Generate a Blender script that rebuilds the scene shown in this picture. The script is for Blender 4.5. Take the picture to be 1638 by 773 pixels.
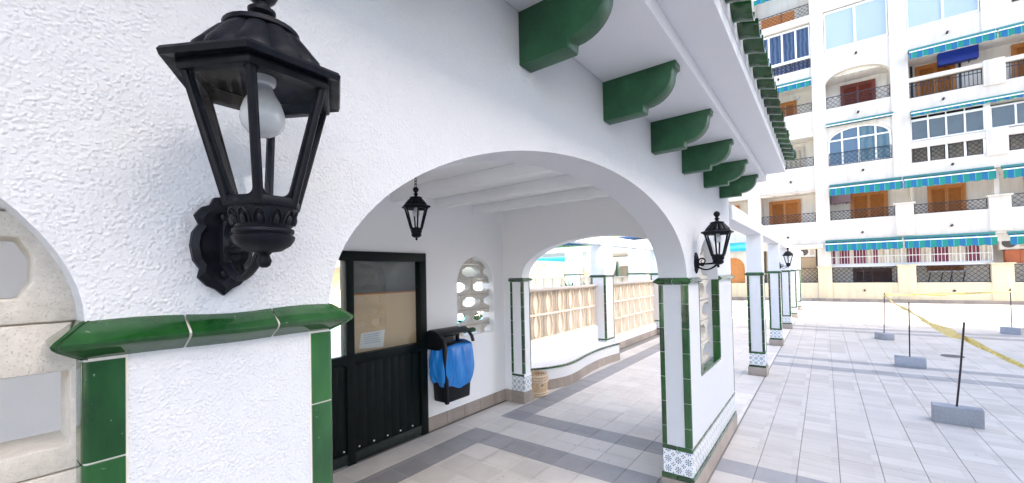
import bpy, bmesh, math, random
from mathutils import Vector, Matrix
R = math.radians
random.seed(7)
S = bpy.context.scene
for o in list(bpy.data.objects): bpy.data.objects.remove(o)
COL = S.collection

# ------------------------------------------------------------------ camera, sky, sun, exposure
F, CX, CY, W0, H0, EYE = 663.0, 819.0, 426.0, 1638.0, 773.0, 1.7
cam = bpy.data.cameras.new('camera'); camo = bpy.data.objects.new('camera', cam); COL.objects.link(camo)
rx = Vector((0.602, -0.798, -0.021)); dn = Vector((0.002, 0.028, -1.0)); fw = Vector((0.798, 0.602, 0.019))
fw.normalize(); rx = (rx - fw * rx.dot(fw)).normalized(); up = rx.cross(fw)
m = Matrix((rx, up, -fw)).transposed().to_4x4(); m.translation = Vector((0, 0, EYE))
camo.matrix_world = m
cam.sensor_width = 36; cam.lens = 36 * F / W0; cam.shift_y = (CY - H0 / 2) / W0; cam.shift_x = 0
cam.clip_start = 0.02; cam.clip_end = 2000
S.camera = camo

SUN_EL, SUN_AZ = 34.0, 1.5        # the sun stands to the right (-Y), a hair behind the far facade, so that facade is in open shade
to_sun = Vector((math.cos(R(SUN_EL)) * math.sin(R(SUN_AZ)), -math.cos(R(SUN_EL)) * math.cos(R(SUN_AZ)), math.sin(R(SUN_EL))))
w = bpy.data.worlds.new('World'); S.world = w; w.use_nodes = True
nt = w.node_tree; nt.nodes.clear()
wo = nt.nodes.new('ShaderNodeOutputWorld'); bg = nt.nodes.new('ShaderNodeBackground'); sk = nt.nodes.new('ShaderNodeTexSky')
sk.sky_type = 'NISHITA'; sk.sun_disc = False; sk.sun_elevation = R(SUN_EL)
sk.sun_rotation = math.atan2(to_sun.x, to_sun.y); sk.air_density = .85; sk.dust_density = 3.0; sk.ozone_density = 1.0
bg.inputs[1].default_value = 0.15
nt.links.new(sk.outputs[0], bg.inputs[0]); nt.links.new(bg.outputs[0], wo.inputs[0])
sl = bpy.data.lights.new('sun', 'SUN'); sl.energy = 3.0; sl.angle = R(0.5); sl.color = (1, .95, .86)
so = bpy.data.objects.new('sun', sl); COL.objects.link(so); so.location = (-10, 0, 40)
so.rotation_euler = to_sun.to_track_quat('Z', 'Y').to_euler()
vs = S.view_settings; vs.view_transform = 'Standard'; vs.look = 'None'; vs.gamma = 1; vs.use_curve_mapping = False
vs.exposure = 2.35
S.render.engine = 'CYCLES'
S.cycles.max_bounces = 12; S.cycles.diffuse_bounces = 8; S.cycles.transparent_max_bounces = 24

# ------------------------------------------------------------------ materials
class N:
    def __init__(s, name):
        s.m = bpy.data.materials.new(name); s.m.use_nodes = True; s.t = s.m.node_tree; s.t.nodes.clear()
        s.out = s.n('OutputMaterial')
    def n(s, t, **k):
        x = s.t.nodes.new('ShaderNode' + t)
        for a, b in k.items(): setattr(x, a, b)
        return x
    def l(s, a, b): s.t.links.new(a, b)
    def set(s, node, i, v):
        if hasattr(v, 'links') or isinstance(v, bpy.types.NodeSocket): s.l(v, node.inputs[i])
        else: node.inputs[i].default_value = v
    def pos(s): return s.n('NewGeometry').outputs['Position']
    def obj(s): return s.n('TexCoord').outputs['Object']
    def rnd(s): return s.n('ObjectInfo').outputs['Random']
    def scale(s, v, sc):
        x = s.n('VectorMath', operation='MULTIPLY'); s.set(x, 0, v); x.inputs[1].default_value = sc; return x.outputs[0]
    def noise(s, v, sc, det=4, rough=.55):
        x = s.n('TexNoise'); s.set(x, 'Vector', v); x.inputs['Scale'].default_value = sc
        x.inputs['Detail'].default_value = det; x.inputs['Roughness'].default_value = rough; return x.outputs[0]
    def voro(s, v, sc, feat='F1', sm=None):
        x = s.n('TexVoronoi', feature=feat); s.set(x, 'Vector', v); x.inputs['Scale'].default_value = sc
        return x.outputs['Distance']
    def ramp(s, v, pts):
        x = s.n('ValToRGB'); s.l(v, x.inputs[0]); e = x.color_ramp.elements
        while len(e) < len(pts): e.new(.5)
        for i, (p, c) in enumerate(pts):
            e[i].position = p; e[i].color = (c, c, c, 1) if not hasattr(c, '__len__') else (*c[:3], 1)
        return x.outputs[0]
    def math(s, op, a, b=0, c=None):
        x = s.n('Math', operation=op); s.set(x, 0, a); s.set(x, 1, b)
        if c is not None: s.set(x, 2, c)
        return x.outputs[0]
    def mix(s, f, a, b, mode='MIX'):
        x = s.n('MixRGB', blend_type=mode); s.set(x, 0, f)
        s.set(x, 1, a if not isinstance(a, tuple) else (*a[:3], 1)); s.set(x, 2, b if not isinstance(b, tuple) else (*b[:3], 1))
        return x.outputs[0]
    def bump(s, h, st, dist=.01):
        x = s.n('Bump'); s.l(h, x.inputs['Height']); x.inputs['Strength'].default_value = st; x.inputs['Distance'].default_value = dist
        return x.outputs[0]
    def bsdf(s, col, rough=.6, metal=0, nor=None, **k):
        b = s.n('BsdfPrincipled')
        s.set(b, 'Base Color', (*col[:3], 1) if isinstance(col, tuple) else col); s.set(b, 'Roughness', rough); b.inputs['Metallic'].default_value = metal
        if nor is not None: s.l(nor, b.inputs['Normal'])
        for a, v in k.items(): s.set(b, a.replace('_', ' '), v)
        s.l(b.outputs[0], s.out.inputs[0]); return b
M = {}
def plain(name, col, rough=.6, metal=0, var=.12, sc=6, bump=0, bsc=200, **k):
    a = N(name); p = a.pos(); n = a.noise(p, sc, 5)
    lo = tuple(c * (1 - var) for c in col); hi = tuple(min(1, c * (1 + var)) for c in col)
    f = a.math('ADD', a.math('MULTIPLY', n, .7), a.math('MULTIPLY', a.rnd(), .3))
    c = a.ramp(f, [(.25, lo), (.75, hi)])
    nb = a.bump(a.noise(p, bsc, 3), bump, .005) if bump else None
    a.bsdf(c, rough, metal, nb, **k); M[name] = a.m; return a.m
def stucco(name, col, s1, strength, dist, dirt=.05):
    a = N(name); p = a.pos()
    wob = a.n('VectorMath', operation='ADD'); a.l(p, wob.inputs[0])
    nn = a.n('TexNoise'); a.l(p, nn.inputs['Vector']); nn.inputs['Scale'].default_value = s1 * .8; nn.inputs['Detail'].default_value = 2
    sc = a.n('VectorMath', operation='SCALE'); a.l(nn.outputs['Color'], sc.inputs[0]); sc.inputs['Scale'].default_value = .9 / s1
    a.l(sc.outputs[0], wob.inputs[1])
    v = a.n('TexVoronoi', feature='SMOOTH_F1'); a.l(wob.outputs[0], v.inputs['Vector']); v.inputs['Scale'].default_value = s1
    v.inputs['Smoothness'].default_value = .6
    h1 = a.ramp(v.outputs['Distance'], [(.15, 1), (.62, 0)])
    reg = a.ramp(a.noise(p, s1 * .22, 3), [(.35, .35), (.6, 1)])
    h = a.math('ADD', a.math('ADD', a.math('MULTIPLY', h1, reg), a.math('MULTIPLY', a.noise(p, s1 * 2.5, 4), .35)), a.math('MULTIPLY', a.noise(p, s1 * .05, 3), 3.0))
    big = a.noise(p, 1.7, 5, .6)
    c = a.mix(a.ramp(big, [(.3, 0), (.75, dirt)]), col, tuple(x * .72 for x in col))
    a.bsdf(c, .85, 0, a.bump(h, strength, dist)); M[name] = a.m
stucco('stucco', (.65, .66, .675), 175, .44, .0043, .10)
stucco('stucco_panel', (.62, .63, .645), 225, .45, .003, .06)
stucco('stucco_inner', (.88, .88, .88), 150, .25, .003, .02)
plain('white_paint', (.85, .855, .86), .6, var=.03, bump=.15, bsc=90)
plain('outer_paint', (.72, .725, .74), .6, var=.04, bump=.2, bsc=70)
plain('fascia_paint', (.76, .765, .78), .6, var=.03, bump=.2, bsc=60)

def glaze():
    a = N('green_glaze'); p = a.pos()
    f = a.math('ADD', a.math('MULTIPLY', a.noise(a.scale(p, (1, 1, .35)), 18, 5, .6), .7), a.math('MULTIPLY', a.rnd(), .42))
    c = a.ramp(f, [(.3, (.004, .028, .006)), (.55, (.010, .062, .013)), (.85, (.026, .115, .026))])
    chips = a.ramp(a.noise(p, 140, 2), [(.72, 0), (.76, 1)])
    c = a.mix(a.math('MULTIPLY', chips, .5), c, (.30, .36, .28))
    a.bsdf(c, a.ramp(a.noise(p, 30, 3), [(.3, .06), (.8, .2)]), 0, a.bump(a.noise(p, 22, 2), .25, .004), Coat_Weight=.4, Coat_Roughness=.05)
    M['green_glaze'] = a.m
glaze()
def gpaint():
    a = N('green_paint'); p = a.pos()
    c = a.ramp(a.noise(p, 9, 6, .65), [(.3, (.008, .055, .022)), (.6, (.017, .098, .037)), (.8, (.035, .15, .07))])
    sp = a.ramp(a.noise(p, 160, 2), [(.73, 0), (.76, 1)])
    c = a.mix(a.math('MULTIPLY', sp, .35), c, (.25, .4, .3))
    a.bsdf(c, .42, 0, a.bump(a.noise(p, 70, 4), .35, .003)); M['green_paint'] = a.m
gpaint()
plain('grout', (.74, .71, .65), .9, var=.08, sc=40)
def tile_mat(name, c1, c2, rough, streak):
    a = N(name); p = a.pos()
    st = a.noise(a.scale(p, streak), 1, 6, .62); sp = a.noise(p, 2.2, 5, .6); fine = a.noise(p, 160, 3)
    fl = a.n('VectorMath', operation='FLOOR'); a.l(a.scale(p, (1 / .283, 1 / .2815, 0)), fl.inputs[0])
    wn = a.n('TexWhiteNoise'); a.l(fl.outputs[0], wn.inputs[0])
    f = a.math('ADD', a.math('MULTIPLY', st, .42), a.math('ADD', a.math('MULTIPLY', sp, .25), a.math('ADD', a.math('MULTIPLY', fine, .13), a.math('MULTIPLY', wn.outputs[0], .27))))
    c = a.ramp(f, [(.3, c1), (.72, c2)])
    spots = a.ramp(a.noise(p, 9, 3, .5), [(.73, 0), (.77, 1)])
    c = a.mix(a.math('MULTIPLY', spots, .22), c, (.16, .15, .14))
    gum = a.ramp(a.noise(p, 21, 1, .3), [(.76, 0), (.785, 1)]); c = a.mix(a.math('MULTIPLY', gum, .45), c, (.12, .11, .10))
    stain = a.ramp(a.noise(p, .75, 6, .68), [(.52, 0), (.7, .28)]); c = a.mix(stain, c, (.30, .27, .24))
    a.bsdf(c, rough, 0, a.bump(a.math('ADD', st, a.math('MULTIPLY', fine, .4)), .12, .002)); M[name] = a.m
tile_mat('floor_tile', (.45, .412, .37), (.61, .565, .515), .5, (22, 2.2, 1))
tile_mat('inner_tile', (.56, .52, .475), (.73, .685, .63), .42, (5, 5, 1))
tile_mat('grey_tile', (.25, .245, .25), (.36, .35, .355), .45, (7, 7, 1))
tile_mat('skirting', (.24, .20, .17), (.40, .34, .29), .5, (5, 5, 9))
plain('floor_joint', (.27, .25, .23), .9, var=.2, sc=30)
plain('floor_joint_dark', (.11, .10, .10), .9)

def azulejo():
    a = N('azulejo'); t = a.obj(); geo = a.n('NewGeometry')
    sx = a.n('SeparateXYZ'); a.l(geo.outputs['Position'], sx.inputs[0])
    nx = a.n('SeparateXYZ'); a.l(geo.outputs['Normal'], nx.inputs[0])
    side = a.math('GREATER_THAN', a.math('ABSOLUTE', nx.outputs[0]), .7)
    u = a.math('ADD', a.math('MULTIPLY', sx.outputs[1], side), a.math('MULTIPLY', sx.outputs[0], a.math('SUBTRACT', 1, side)))
    P = .0735
    uu = a.math('SUBTRACT', a.math('FRACT', a.math('DIVIDE', u, P)), .5)
    vv = a.math('SUBTRACT', a.math('FRACT', a.math('DIVIDE', a.math('SUBTRACT', sx.outputs[2], .165), P)), .5)
    def flower(x, y, n, r0, r1):
        r = a.math('SQRT', a.math('ADD', a.math('MULTIPLY', x, x), a.math('MULTIPLY', y, y)))
        th = a.math('ARCTAN2', y, x)
        pet = a.math('GREATER_THAN', a.math('COSINE', a.math('MULTIPLY', th, n)), .15)
        return a.math('MULTIPLY', pet, a.math('MULTIPLY', a.math('GREATER_THAN', r, r0), a.math('LESS_THAN', r, r1))), r
    f1, r1 = flower(uu, vv, 8, .10, .34)
    au = a.math('SUBTRACT', .5, a.math('ABSOLUTE', uu)); av = a.math('SUBTRACT', .5, a.math('ABSOLUTE', vv))
    f2, r2 = flower(au, av, 4, .05, .2)
    dot = a.math('LESS_THAN', r1, .07)
    c = a.mix(f1, (.78, .80, .80), (.02, .06, .22))
    inner = a.math('MULTIPLY', f1, a.math('LESS_THAN', r1, .2)); c = a.mix(inner, c, (.02, .16, .10))
    c = a.mix(f2, c, (.09, .02, .06)); c = a.mix(dot, c, (.25, .05, .03))
    a.bsdf(c, .12); M['azulejo'] = a.m
azulejo()
def glass(name, tint=(.96, .98, .98), gloss=.5, rough=.01):
    a = N(name); tr = a.n('BsdfTransparent'); tr.inputs[0].default_value = (*tint, 1)
    gl = a.n('BsdfGlossy'); gl.inputs['Roughness'].default_value = rough; gl.inputs[0].default_value = (1, 1, 1, 1)
    fr = a.n('LayerWeight'); fr.inputs[0].default_value = .5
    mx = a.n('MixShader'); f = a.math('MINIMUM', a.math('ADD', a.math('MULTIPLY', a.math('POWER', fr.outputs['Facing'], 4.0), .8), gloss), 1)
    a.l(f, mx.inputs[0]); a.l(tr.outputs[0], mx.inputs[1]); a.l(gl.outputs[0], mx.inputs[2]); a.l(mx.outputs[0], a.out.inputs[0]); M[name] = a.m
glass('lamp_glass', (.97, .98, .98), .03); glass('door_glass', (.95, .96, .95), .05); glass('far_glass', (.7, .75, .78), .05)
def blackm():
    a = N('black_metal'); p = a.pos()
    n = a.noise(p, 60, 5, .65)
    c = a.ramp(n, [(.35, (.003, .0035, .006)), (.7, (.008, .009, .014))])
    dust = a.ramp(a.noise(p, 35, 5, .7), [(.58, 0), (.8, .2)])
    c = a.mix(dust, c, (.07, .075, .085))
    a.bsdf(c, a.ramp(a.noise(p, 25, 4), [(.3, .32), (.7, .6)]), .0, a.bump(a.noise(p, 260, 3), .25, .0015), Specular_IOR_Level=.2); M['black_metal'] = a.m
blackm()
plain('bulb_white', (.85, .86, .86), .12, var=.02, Transmission_Weight=.25)
plain('ceramic', (.75, .75, .74), .3)
plain('black_door', (.003, .007, .006), .45, var=.3, sc=12, bump=.1, bsc=60, Specular_IOR_Level=.2)
plain('scuffed_door', (.012, .022, .018), .5, var=.9, sc=25)
plain('bin_plastic', (.006, .007, .009), .4, var=.3, bump=.2, bsc=300, Specular_IOR_Level=.3)
def bag():
    a = N('bag'); p = a.pos()
    c = a.ramp(a.noise(a.scale(p, (1, 1, .3)), 9, 3), [(.3, (.012, .22, .74)), (.7, (.04, .34, .90))])
    b = a.bsdf(c, .22, 0, a.bump(a.noise(a.scale(p, (1, 1, .22)), 22, 3, .5), .4, .02), Transmission_Weight=.12); M['bag'] = a.m
bag()
plain('beige_board', (.70, .53, .33), .6, var=.08, sc=5)
plain('orange_edge', (.45, .16, .07), .6)
plain('backing_grey', (.16, .18, .18), .8)
plain('paper', (.82, .84, .86), .8, var=.03)
plain('ink', (.3, .38, .5), .8)
def blockm(name, c1, c2):
    a = N(name); p = a.pos()
    pits = a.voro(p, 300); n = a.noise(p, 60, 5, .7)
    c = a.ramp(a.math('ADD', a.math('MULTIPLY', n, .6), a.math('MULTIPLY', a.noise(p, 5, 3), .4)), [(.3, c1), (.7, c2)])
    h = a.math('ADD', a.ramp(pits, [(.05, 0), (.3, 1)]), n)
    a.bsdf(c, .9, 0, a.bump(h, .55, .003)); M[name] = a.m
blockm('cast_block', (.48, .445, .39), (.68, .64, .57)); blockm('panel_block', (.74, .63, .50), (.86, .77, .64)); blockm('concrete', (.26, .27, .29), (.42, .43, .46))
plain('block_mortar', (.55, .5, .43), .9)
plain('coping', (.50, .45, .40), .8, bump=.3)
plain('wicker', (.50, .36, .22), .7, var=.4, sc=40, bump=.6, bsc=220); plain('wicker_light', (.62, .5, .36), .7, var=.3, sc=40, bump=.6, bsc=220)
plain('rod', (.05, .04, .05), .5, .6, var=.4, sc=30); plain('rod_top', (.06, .035, .03), .6)
def tape():
    a = N('tape'); p = a.pos()
    c = a.ramp(a.noise(p, 30, 4), [(.35, (.50, .35, .012)), (.65, (.80, .63, .06))])
    a.bsdf(c, .3, 0, a.bump(a.noise(p, 45, 3), .6, .02), Transmission_Weight=.15); M['tape'] = a.m
tape()
def facade(name, col):
    a = N(name); p = a.pos()
    stv = a.noise(a.scale(p, (1, 3.2, .25)), 1.6, 6, .65); sp = a.noise(p, .6, 5, .6)
    f = a.math('ADD', a.math('MULTIPLY', stv, .6), a.math('MULTIPLY', sp, .4))
    c = a.ramp(f, [(.36, tuple(x * .87 for x in col)), (.52, col), (.75, tuple(min(.9, x * 1.06) for x in col))])
    rust = a.ramp(a.noise(a.scale(p, (1, 7, .5)), 1.2, 5, .6), [(.68, 0), (.8, .25)])
    c = a.mix(rust, c, (.50, .36, .24)); a.bsdf(c, .85, 0, a.bump(a.noise(p, 25, 4), .2, .02)); M[name] = a.m
facade('facade', (.64, .60, .545)); facade('facade_cream', (.68, .59, .42)); facade('recess_wall', (.84, .815, .77))
plain('wood', (.42, .15, .03), .5, var=.25, sc=9); plain('wood_frame', (.50, .2, .05), .5, var=.2, sc=9)
plain('wood_red', (.17, .03, .015), .5, var=.25, sc=9); plain('wood_dark', (.07, .025, .015), .5)
plain('iron', (.03, .035, .045), .5, .3); plain('white_frame', (.82, .83, .84), .4, var=.02)
plain('blue_panel', (.36, .46, .60), .5, var=.03, sc=2); plain('blind', (.30, .27, .23), .7, var=.12, sc=3)
def curtain(name, c1, c2, fr):
    a = N(name); p = a.pos(); sx = a.n('SeparateXYZ'); a.l(p, sx.inputs[0])
    wv = a.math('SINE', a.math('ADD', a.math('MULTIPLY', sx.outputs[1], fr), a.math('MULTIPLY', a.noise(p, 2, 2), 6)))
    c = a.ramp(a.math('ADD', a.math('MULTIPLY', wv, .5), .5), [(.1, c1), (.9, c2)]); a.bsdf(c, .8); M[name] = a.m
curtain('curtain_blue', (.06, .08, .20), (.20, .25, .42), 34); curtain('curtain_cyan', (.14, .32, .38), (.36, .50, .50), 20)
curtain('curtain_red', (.14, .02, .06), (.24, .05, .10), 40); curtain('curtain_cream', (.5, .44, .36), (.72, .66, .56), 30)
def awning_mat():
    a = N('awning'); p = a.pos(); sx = a.n('SeparateXYZ'); a.l(p, sx.inputs[0])
    s1 = a.math('FRACT', a.math('MULTIPLY', sx.outputs[1], 1 / .36)); s = a.math('GREATER_THAN', s1, .5)
    c = a.mix(s, (.004, .20, .17), (.006, .12, .28)); thin = a.math('LESS_THAN', a.math('ABSOLUTE', a.math('SUBTRACT', s1, .5)), .04)
    c = a.mix(thin, c, (.06, .30, .34)); a.bsdf(c, .8); M['awning'] = a.m
awning_mat()
plain('awning_top', (.05, .22, .22), .8); plain('blue_cover', (.005, .03, .30), .5); plain('mauve_cover', (.33, .24, .30), .8)
plain('cyan_canvas', (.03, .38, .58), .8); plain('navy_canvas', (.02, .06, .15), .6)
plain('terracotta', (.42, .12, .05), .7); plain('ac_white', (.72, .70, .66), .5); plain('ac_fan', (.10, .09, .09), .5)
plain('leaf', (.05, .11, .025), .5, var=.5, sc=8); plain('leaf_dark', (.03, .07, .02), .5, var=.4, sc=8); plain('trunk', (.16, .11, .07), .9)
plain('deck', (.62, .58, .5), .7); plain('parasol', (.006, .03, .02), .7)
def water():
    a = N('water'); p = a.pos(); c = a.ramp(a.noise(p, 2, 4), [(.3, (.02, .45, .60)), (.7, (.08, .62, .72))])
    a.bsdf(c, .05, 0, a.bump(a.noise(p, 4, 4), .3, .05)); M['water'] = a.m
water()
plain('lime_roof', (.16, .26, .08), .6)

# ------------------------------------------------------------------ mesh helpers
def new_mesh(name, vs_, fs, mat, smooth=False):
    me = bpy.data.meshes.new(name); me.from_pydata([tuple(v) for v in vs_], [], fs)
    if mat: me.materials.append(M[mat])
    if smooth:
        for p in me.polygons: p.use_smooth = True
    me.update(); return me
WL = {}
def wloc(p): return WL.get(p.name, Vector((0, 0, 0))) if p else Vector((0, 0, 0))
def link(name, me, parent=None, loc=(0, 0, 0)):
    """loc is in world space unless the parent is a movable proto (WL entry missing -> zero)"""
    o = bpy.data.objects.new(name, me); COL.objects.link(o)
    o.location = Vector(loc) - wloc(parent)
    WL[o.name] = Vector(loc)
    if parent: o.parent = parent
    return o
def empty(name, loc): 
    o = bpy.data.objects.new(name, None); COL.objects.link(o); o.location = loc; o.empty_display_size = .1; WL[o.name] = Vector(loc); return o
def tag(o, label=None, cat=None, group=None, kind=None):
    if label: o['label'] = label
    if cat: o['category'] = cat
    if group: o['group'] = group
    if kind: o['kind'] = kind
    return o
def thing(name, label, cat, loc, group=None): return tag(empty(name, loc), label, cat, group)

class G:
    """geometry collector"""
    def __init__(s): s.v = []; s.f = []
    def add(s, vs_, fs):
        b = len(s.v); s.v += [Vector(v) for v in vs_]; s.f += [tuple(i + b for i in f) for f in fs]; return s
    def box(s, x0, x1, y0, y1, z0, z1):
        return s.add([(x0, y0, z0), (x1, y0, z0), (x1, y1, z0), (x0, y1, z0), (x0, y0, z1), (x1, y0, z1), (x1, y1, z1), (x0, y1, z1)],
                     [(0, 3, 2, 1), (4, 5, 6, 7), (0, 1, 5, 4), (1, 2, 6, 5), (2, 3, 7, 6), (3, 0, 4, 7)])
    def tube(s, pts, r, n=8, cap=True):
        pts = [Vector(p) for p in pts]; rs = r if hasattr(r, '__len__') else [r] * len(pts); rings = []
        t0 = (pts[1] - pts[0]).normalized(); a = Vector((0, 0, 1)) if abs(t0.z) < .9 else Vector((1, 0, 0)); u = t0.cross(a).normalized()
        for i, p in enumerate(pts):
            t = (pts[min(i + 1, len(pts) - 1)] - pts[max(i - 1, 0)]).normalized()
            u = (u - t * u.dot(t)).normalized(); v = t.cross(u)
            rings.append([p + (u * math.cos(2 * math.pi * k / n) + v * math.sin(2 * math.pi * k / n)) * rs[i] for k in range(n)])
        vs_ = [q for rg in rings for q in rg]; fs = []
        for i in range(len(pts) - 1):
            for k in range(n): fs.append((i * n + k, i * n + (k + 1) % n, (i + 1) * n + (k + 1) % n, (i + 1) * n + k))
        if cap: fs += [tuple(range(n - 1, -1, -1)), tuple((len(pts) - 1) * n + k for k in range(n))]
        return s.add(vs_, fs)
    def lathe(s, prof, c=(0, 0, 0), n=24, mod=None, rot=0):
        vs_ = []; fs = []
        for i, (r, z) in enumerate(prof):
            for k in range(n):
                a = 2 * math.pi * k / n + rot; q = r * (mod(a, i) if mod else 1)
                vs_.append((c[0] + q * math.cos(a), c[1] + q * math.sin(a), c[2] + z))
        for i in range(len(prof) - 1):
            for k in range(n): fs.append((i * n + k, i * n + (k + 1) % n, (i + 1) * n + (k + 1) % n, (i + 1) * n + k))
        fs += [tuple(range(n - 1, -1, -1)), tuple((len(prof) - 1) * n + k for k in range(n))]
        return s.add(vs_, fs)
    def prism(s, poly, axis, a0, a1):
        """poly: 2D points; axis 'x' -> (y,z), 'y' -> (x,z), 'z' -> (x,y)"""
        def p3(q, a): return {'x': (a, q[0], q[1]), 'y': (q[0], a, q[1]), 'z': (q[0], q[1], a)}[axis]
        n = len(poly); vs_ = [p3(q, a0) for q in poly] + [p3(q, a1) for q in poly]
        fs = [(i, (i + 1) % n, n + (i + 1) % n, n + i) for i in range(n)] + [tuple(range(n - 1, -1, -1)), tuple(range(n, 2 * n))]
        return s.add(vs_, fs)
    def frame(s, outer, inner, axis, a0, a1):
        """ring between two polygons of equal count, extruded"""
        def p3(q, a): return {'x': (a, q[0], q[1]), 'y': (q[0], a, q[1]), 'z': (q[0], q[1], a)}[axis]
        n = len(outer); vs_ = [p3(q, a) for a in (a0, a1) for P in (outer, inner) for q in P]; fs = []
        for i in range(n):
            j = (i + 1) % n
            fs += [(i, j, n + j, n + i), (2 * n + i, 3 * n + i, 3 * n + j, 2 * n + j), (i, 2 * n + i, 2 * n + j, j), (n + i, n + j, 3 * n + j, 3 * n + i)]
        return s.add(vs_, fs)
    def strip(s, xs, lo, hi, y0, y1, axis='x', jamb=(True, True), top=True, bot=True):
        """wall running along axis (x or y) between samples, lo/hi functions give its bottom and top"""
        def p3(a, d, z): return (a, d, z) if axis == 'x' else (d, a, z)
        vs_ = []; fs = []
        for a in xs:
            l, h = lo(a), hi(a); vs_ += [p3(a, y0, l), p3(a, y0, h), p3(a, y1, h), p3(a, y1, l)]
        for i in range(len(xs) - 1):
            p, q = 4 * i, 4 * i + 4
            fs += [(p, q, q + 1, p + 1), (p + 3, p + 2, q + 2, q + 3)]
            if top: fs.append((p + 1, q + 1, q + 2, p + 2))
            if bot: fs.append((p, p + 3, q + 3, q))
        e = 4 * (len(xs) - 1)
        if jamb[0]: fs.append((0, 1, 2, 3))
        if jamb[1]: fs.append((e, e + 3, e + 2, e + 1))
        return s.add(vs_, fs)
    def obj(s, name, mat, parent=None, smooth=False, bevel=0, loc=(0, 0, 0), seg=2, fixn=True):
        me = new_mesh(name, s.v, s.f, mat, False)
        bm = bmesh.new(); bm.from_mesh(me)
        if fixn: bmesh.ops.recalc_face_normals(bm, faces=bm.faces)
        if bevel:
            es = [e for e in bm.edges if len(e.link_faces) == 2 and e.calc_face_angle(0) > .5]
            bmesh.ops.bevel(bm, geom=es, offset=bevel, segments=seg, affect='EDGES', profile=.5, clamp_overlap=True)
        bm.to_mesh(me); bm.free()
        if smooth:
            for p in me.polygons: p.use_smooth = True
            if smooth == 'auto': me.set_sharp_from_angle(angle=R(38))
        return link(name, me, parent, loc)
def box(name, x0, x1, y0, y1, z0, z1, mat, parent=None, bevel=0):
    return G().box(x0, x1, y0, y1, z0, z1).obj(name, mat, parent, bevel=bevel, smooth='auto' if bevel else False)
_cache = {}
def piece(name, sx, sy, sz, mat, parent, c, bevel=.002):
    """small box sharing mesh data between alike pieces; c is its centre"""
    k = (round(sx, 4), round(sy, 4), round(sz, 4), mat, bevel)
    if k not in _cache:
        g = G().box(-sx / 2, sx / 2, -sy / 2, sy / 2, -sz / 2, sz / 2); o = g.obj(name, mat, parent, bevel=bevel, smooth='auto' if bevel else False, loc=c, seg=1)
        _cache[k] = o.data; return o
    return link(name, _cache[k], parent, c)
def copy_tree(o, parent=None, loc=None):
    c = o.copy(); COL.objects.link(c); c.parent = parent
    if loc is not None: c.location = loc
    for ch in o.children: copy_tree(ch, c)
    return c
def lin(a, b, n): return [a + (b - a) * i / n for i in range(n + 1)]
def cosl(a, b, n): return [(a + b) / 2 - (b - a) / 2 * math.cos(math.pi * i / n) for i in range(n + 1)]

# ------------------------------------------------------------------ ground
ground = tag(G().add([(-80, -80, -.012), (120, -80, -.012), (120, 4.6, -.012), (-80, 4.6, -.012)], [(0, 1, 2, 3)]).obj('ground', 'floor_joint'), kind='structure')
deck = tag(G().box(-80, 120, 4.6, 90, -.5, -.008).obj('pool_deck', 'deck'), kind='structure')
def proj(p):
    v = Vector(p) - Vector((0, 0, EYE)); d = v.dot(fw)
    if d < .05: return None
    return (CX + F * v.dot(rx) / d, CY - F * v.dot(up) / d, d)
def xrows():
    r = []
    base = 3.63
    x = base
    r += [(3.63, 3.86, 0), (3.86, 4.13, 1)]
    def run(a, b, n): return [(a + (b - a) * i / n, a + (b - a) * (i + 1) / n, 0) for i in range(n)]
    r += run(4.13, 8.64, 16) + [(8.64, 8.97, 1)] + run(8.97, 9.43, 2) + [(9.43, 9.69, 1)] + run(9.69, 13.93, 15) + [(13.93, 14.30, 1)]
    r += run(14.30, 14.62, 1) + [(14.62, 15.0, 1)] + run(15.0, 26.2, 40)
    r = run(1.1, 3.63, 9) + r
    return r
tiles = []   # x0,x1,y0,y1,mat
for x0, x1, st in xrows():
    y = .7935
    while y > -9.2:
        tiles.append((x0, x1, y - .2815, y, 'grey_tile' if st else 'floor_tile', .0012, .002)); y -= .2815
# inside the arcade and under the pergola
ys = [3.46, 3.16, 2.86] + [2.86 - .289 * i for i in range(1, 7)] + [.7935 + .016]
xin = [2.867 - .2875 * i for i in range(17, 0, -1)] + [2.867, 3.155, 3.455, 3.655, 3.895, 4.17] + [4.17 + .2865 * i for i in range(1, 78)]
for i in range(len(xin) - 1):
    a, b = xin[i], xin[i + 1]
    for j in range(len(ys) - 1):
        y1, y0 = ys[j], ys[j + 1]
        g = (j == 1 and (b < 3.46 or a > 3.89)) or (j >= 1 and (abs(a - 3.155) < .01 or abs(a - 3.895) < .01))
        tiles.append((a, b, y0, y1, 'grey_tile' if g else 'inner_tile', .0018, .0018))
def tscore(t):
    cs = [proj((x, y, 0)) for x in (t[0], t[1]) for y in (t[2], t[3])]
    if any(c is None for c in cs): return 0
    vis = sum(1 for c in cs if 0 <= c[0] <= W0 and 0 <= c[1] <= H0)
    if not vis: return 0
    x_, y_ = (t[0] + t[1]) / 2, (t[2] + t[3]) / 2
    if y_ > .8 and cs[0][0] < 535: return 0
    q = [cs[0], cs[1], cs[3], cs[2]]
    A = abs(sum(q[i][0] * q[(i + 1) % 4][1] - q[(i + 1) % 4][0] * q[i][1] for i in range(4))) / 2
    return A * vis / 4
tiles.sort(key=tscore, reverse=True)
rest = {}
for i, (x0, x1, y0, y1, mt, gx, gy) in enumerate(tiles):
    if y0 < .8 and y1 > .8 and y1 < .82: pass
    if i < 290:
        piece('tile', x1 - x0 - 2 * gx, y1 - y0 - 2 * gy, .014, mt, ground, ((x0 + x1) / 2, (y0 + y1) / 2, -.007 + random.uniform(-.0006, .0006)), .0012)
    else:
        rest.setdefault(mt, G()).box(x0 + gx, x1 - gx, y0 + gy, y1 - gy, -.014, -.0003)
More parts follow.
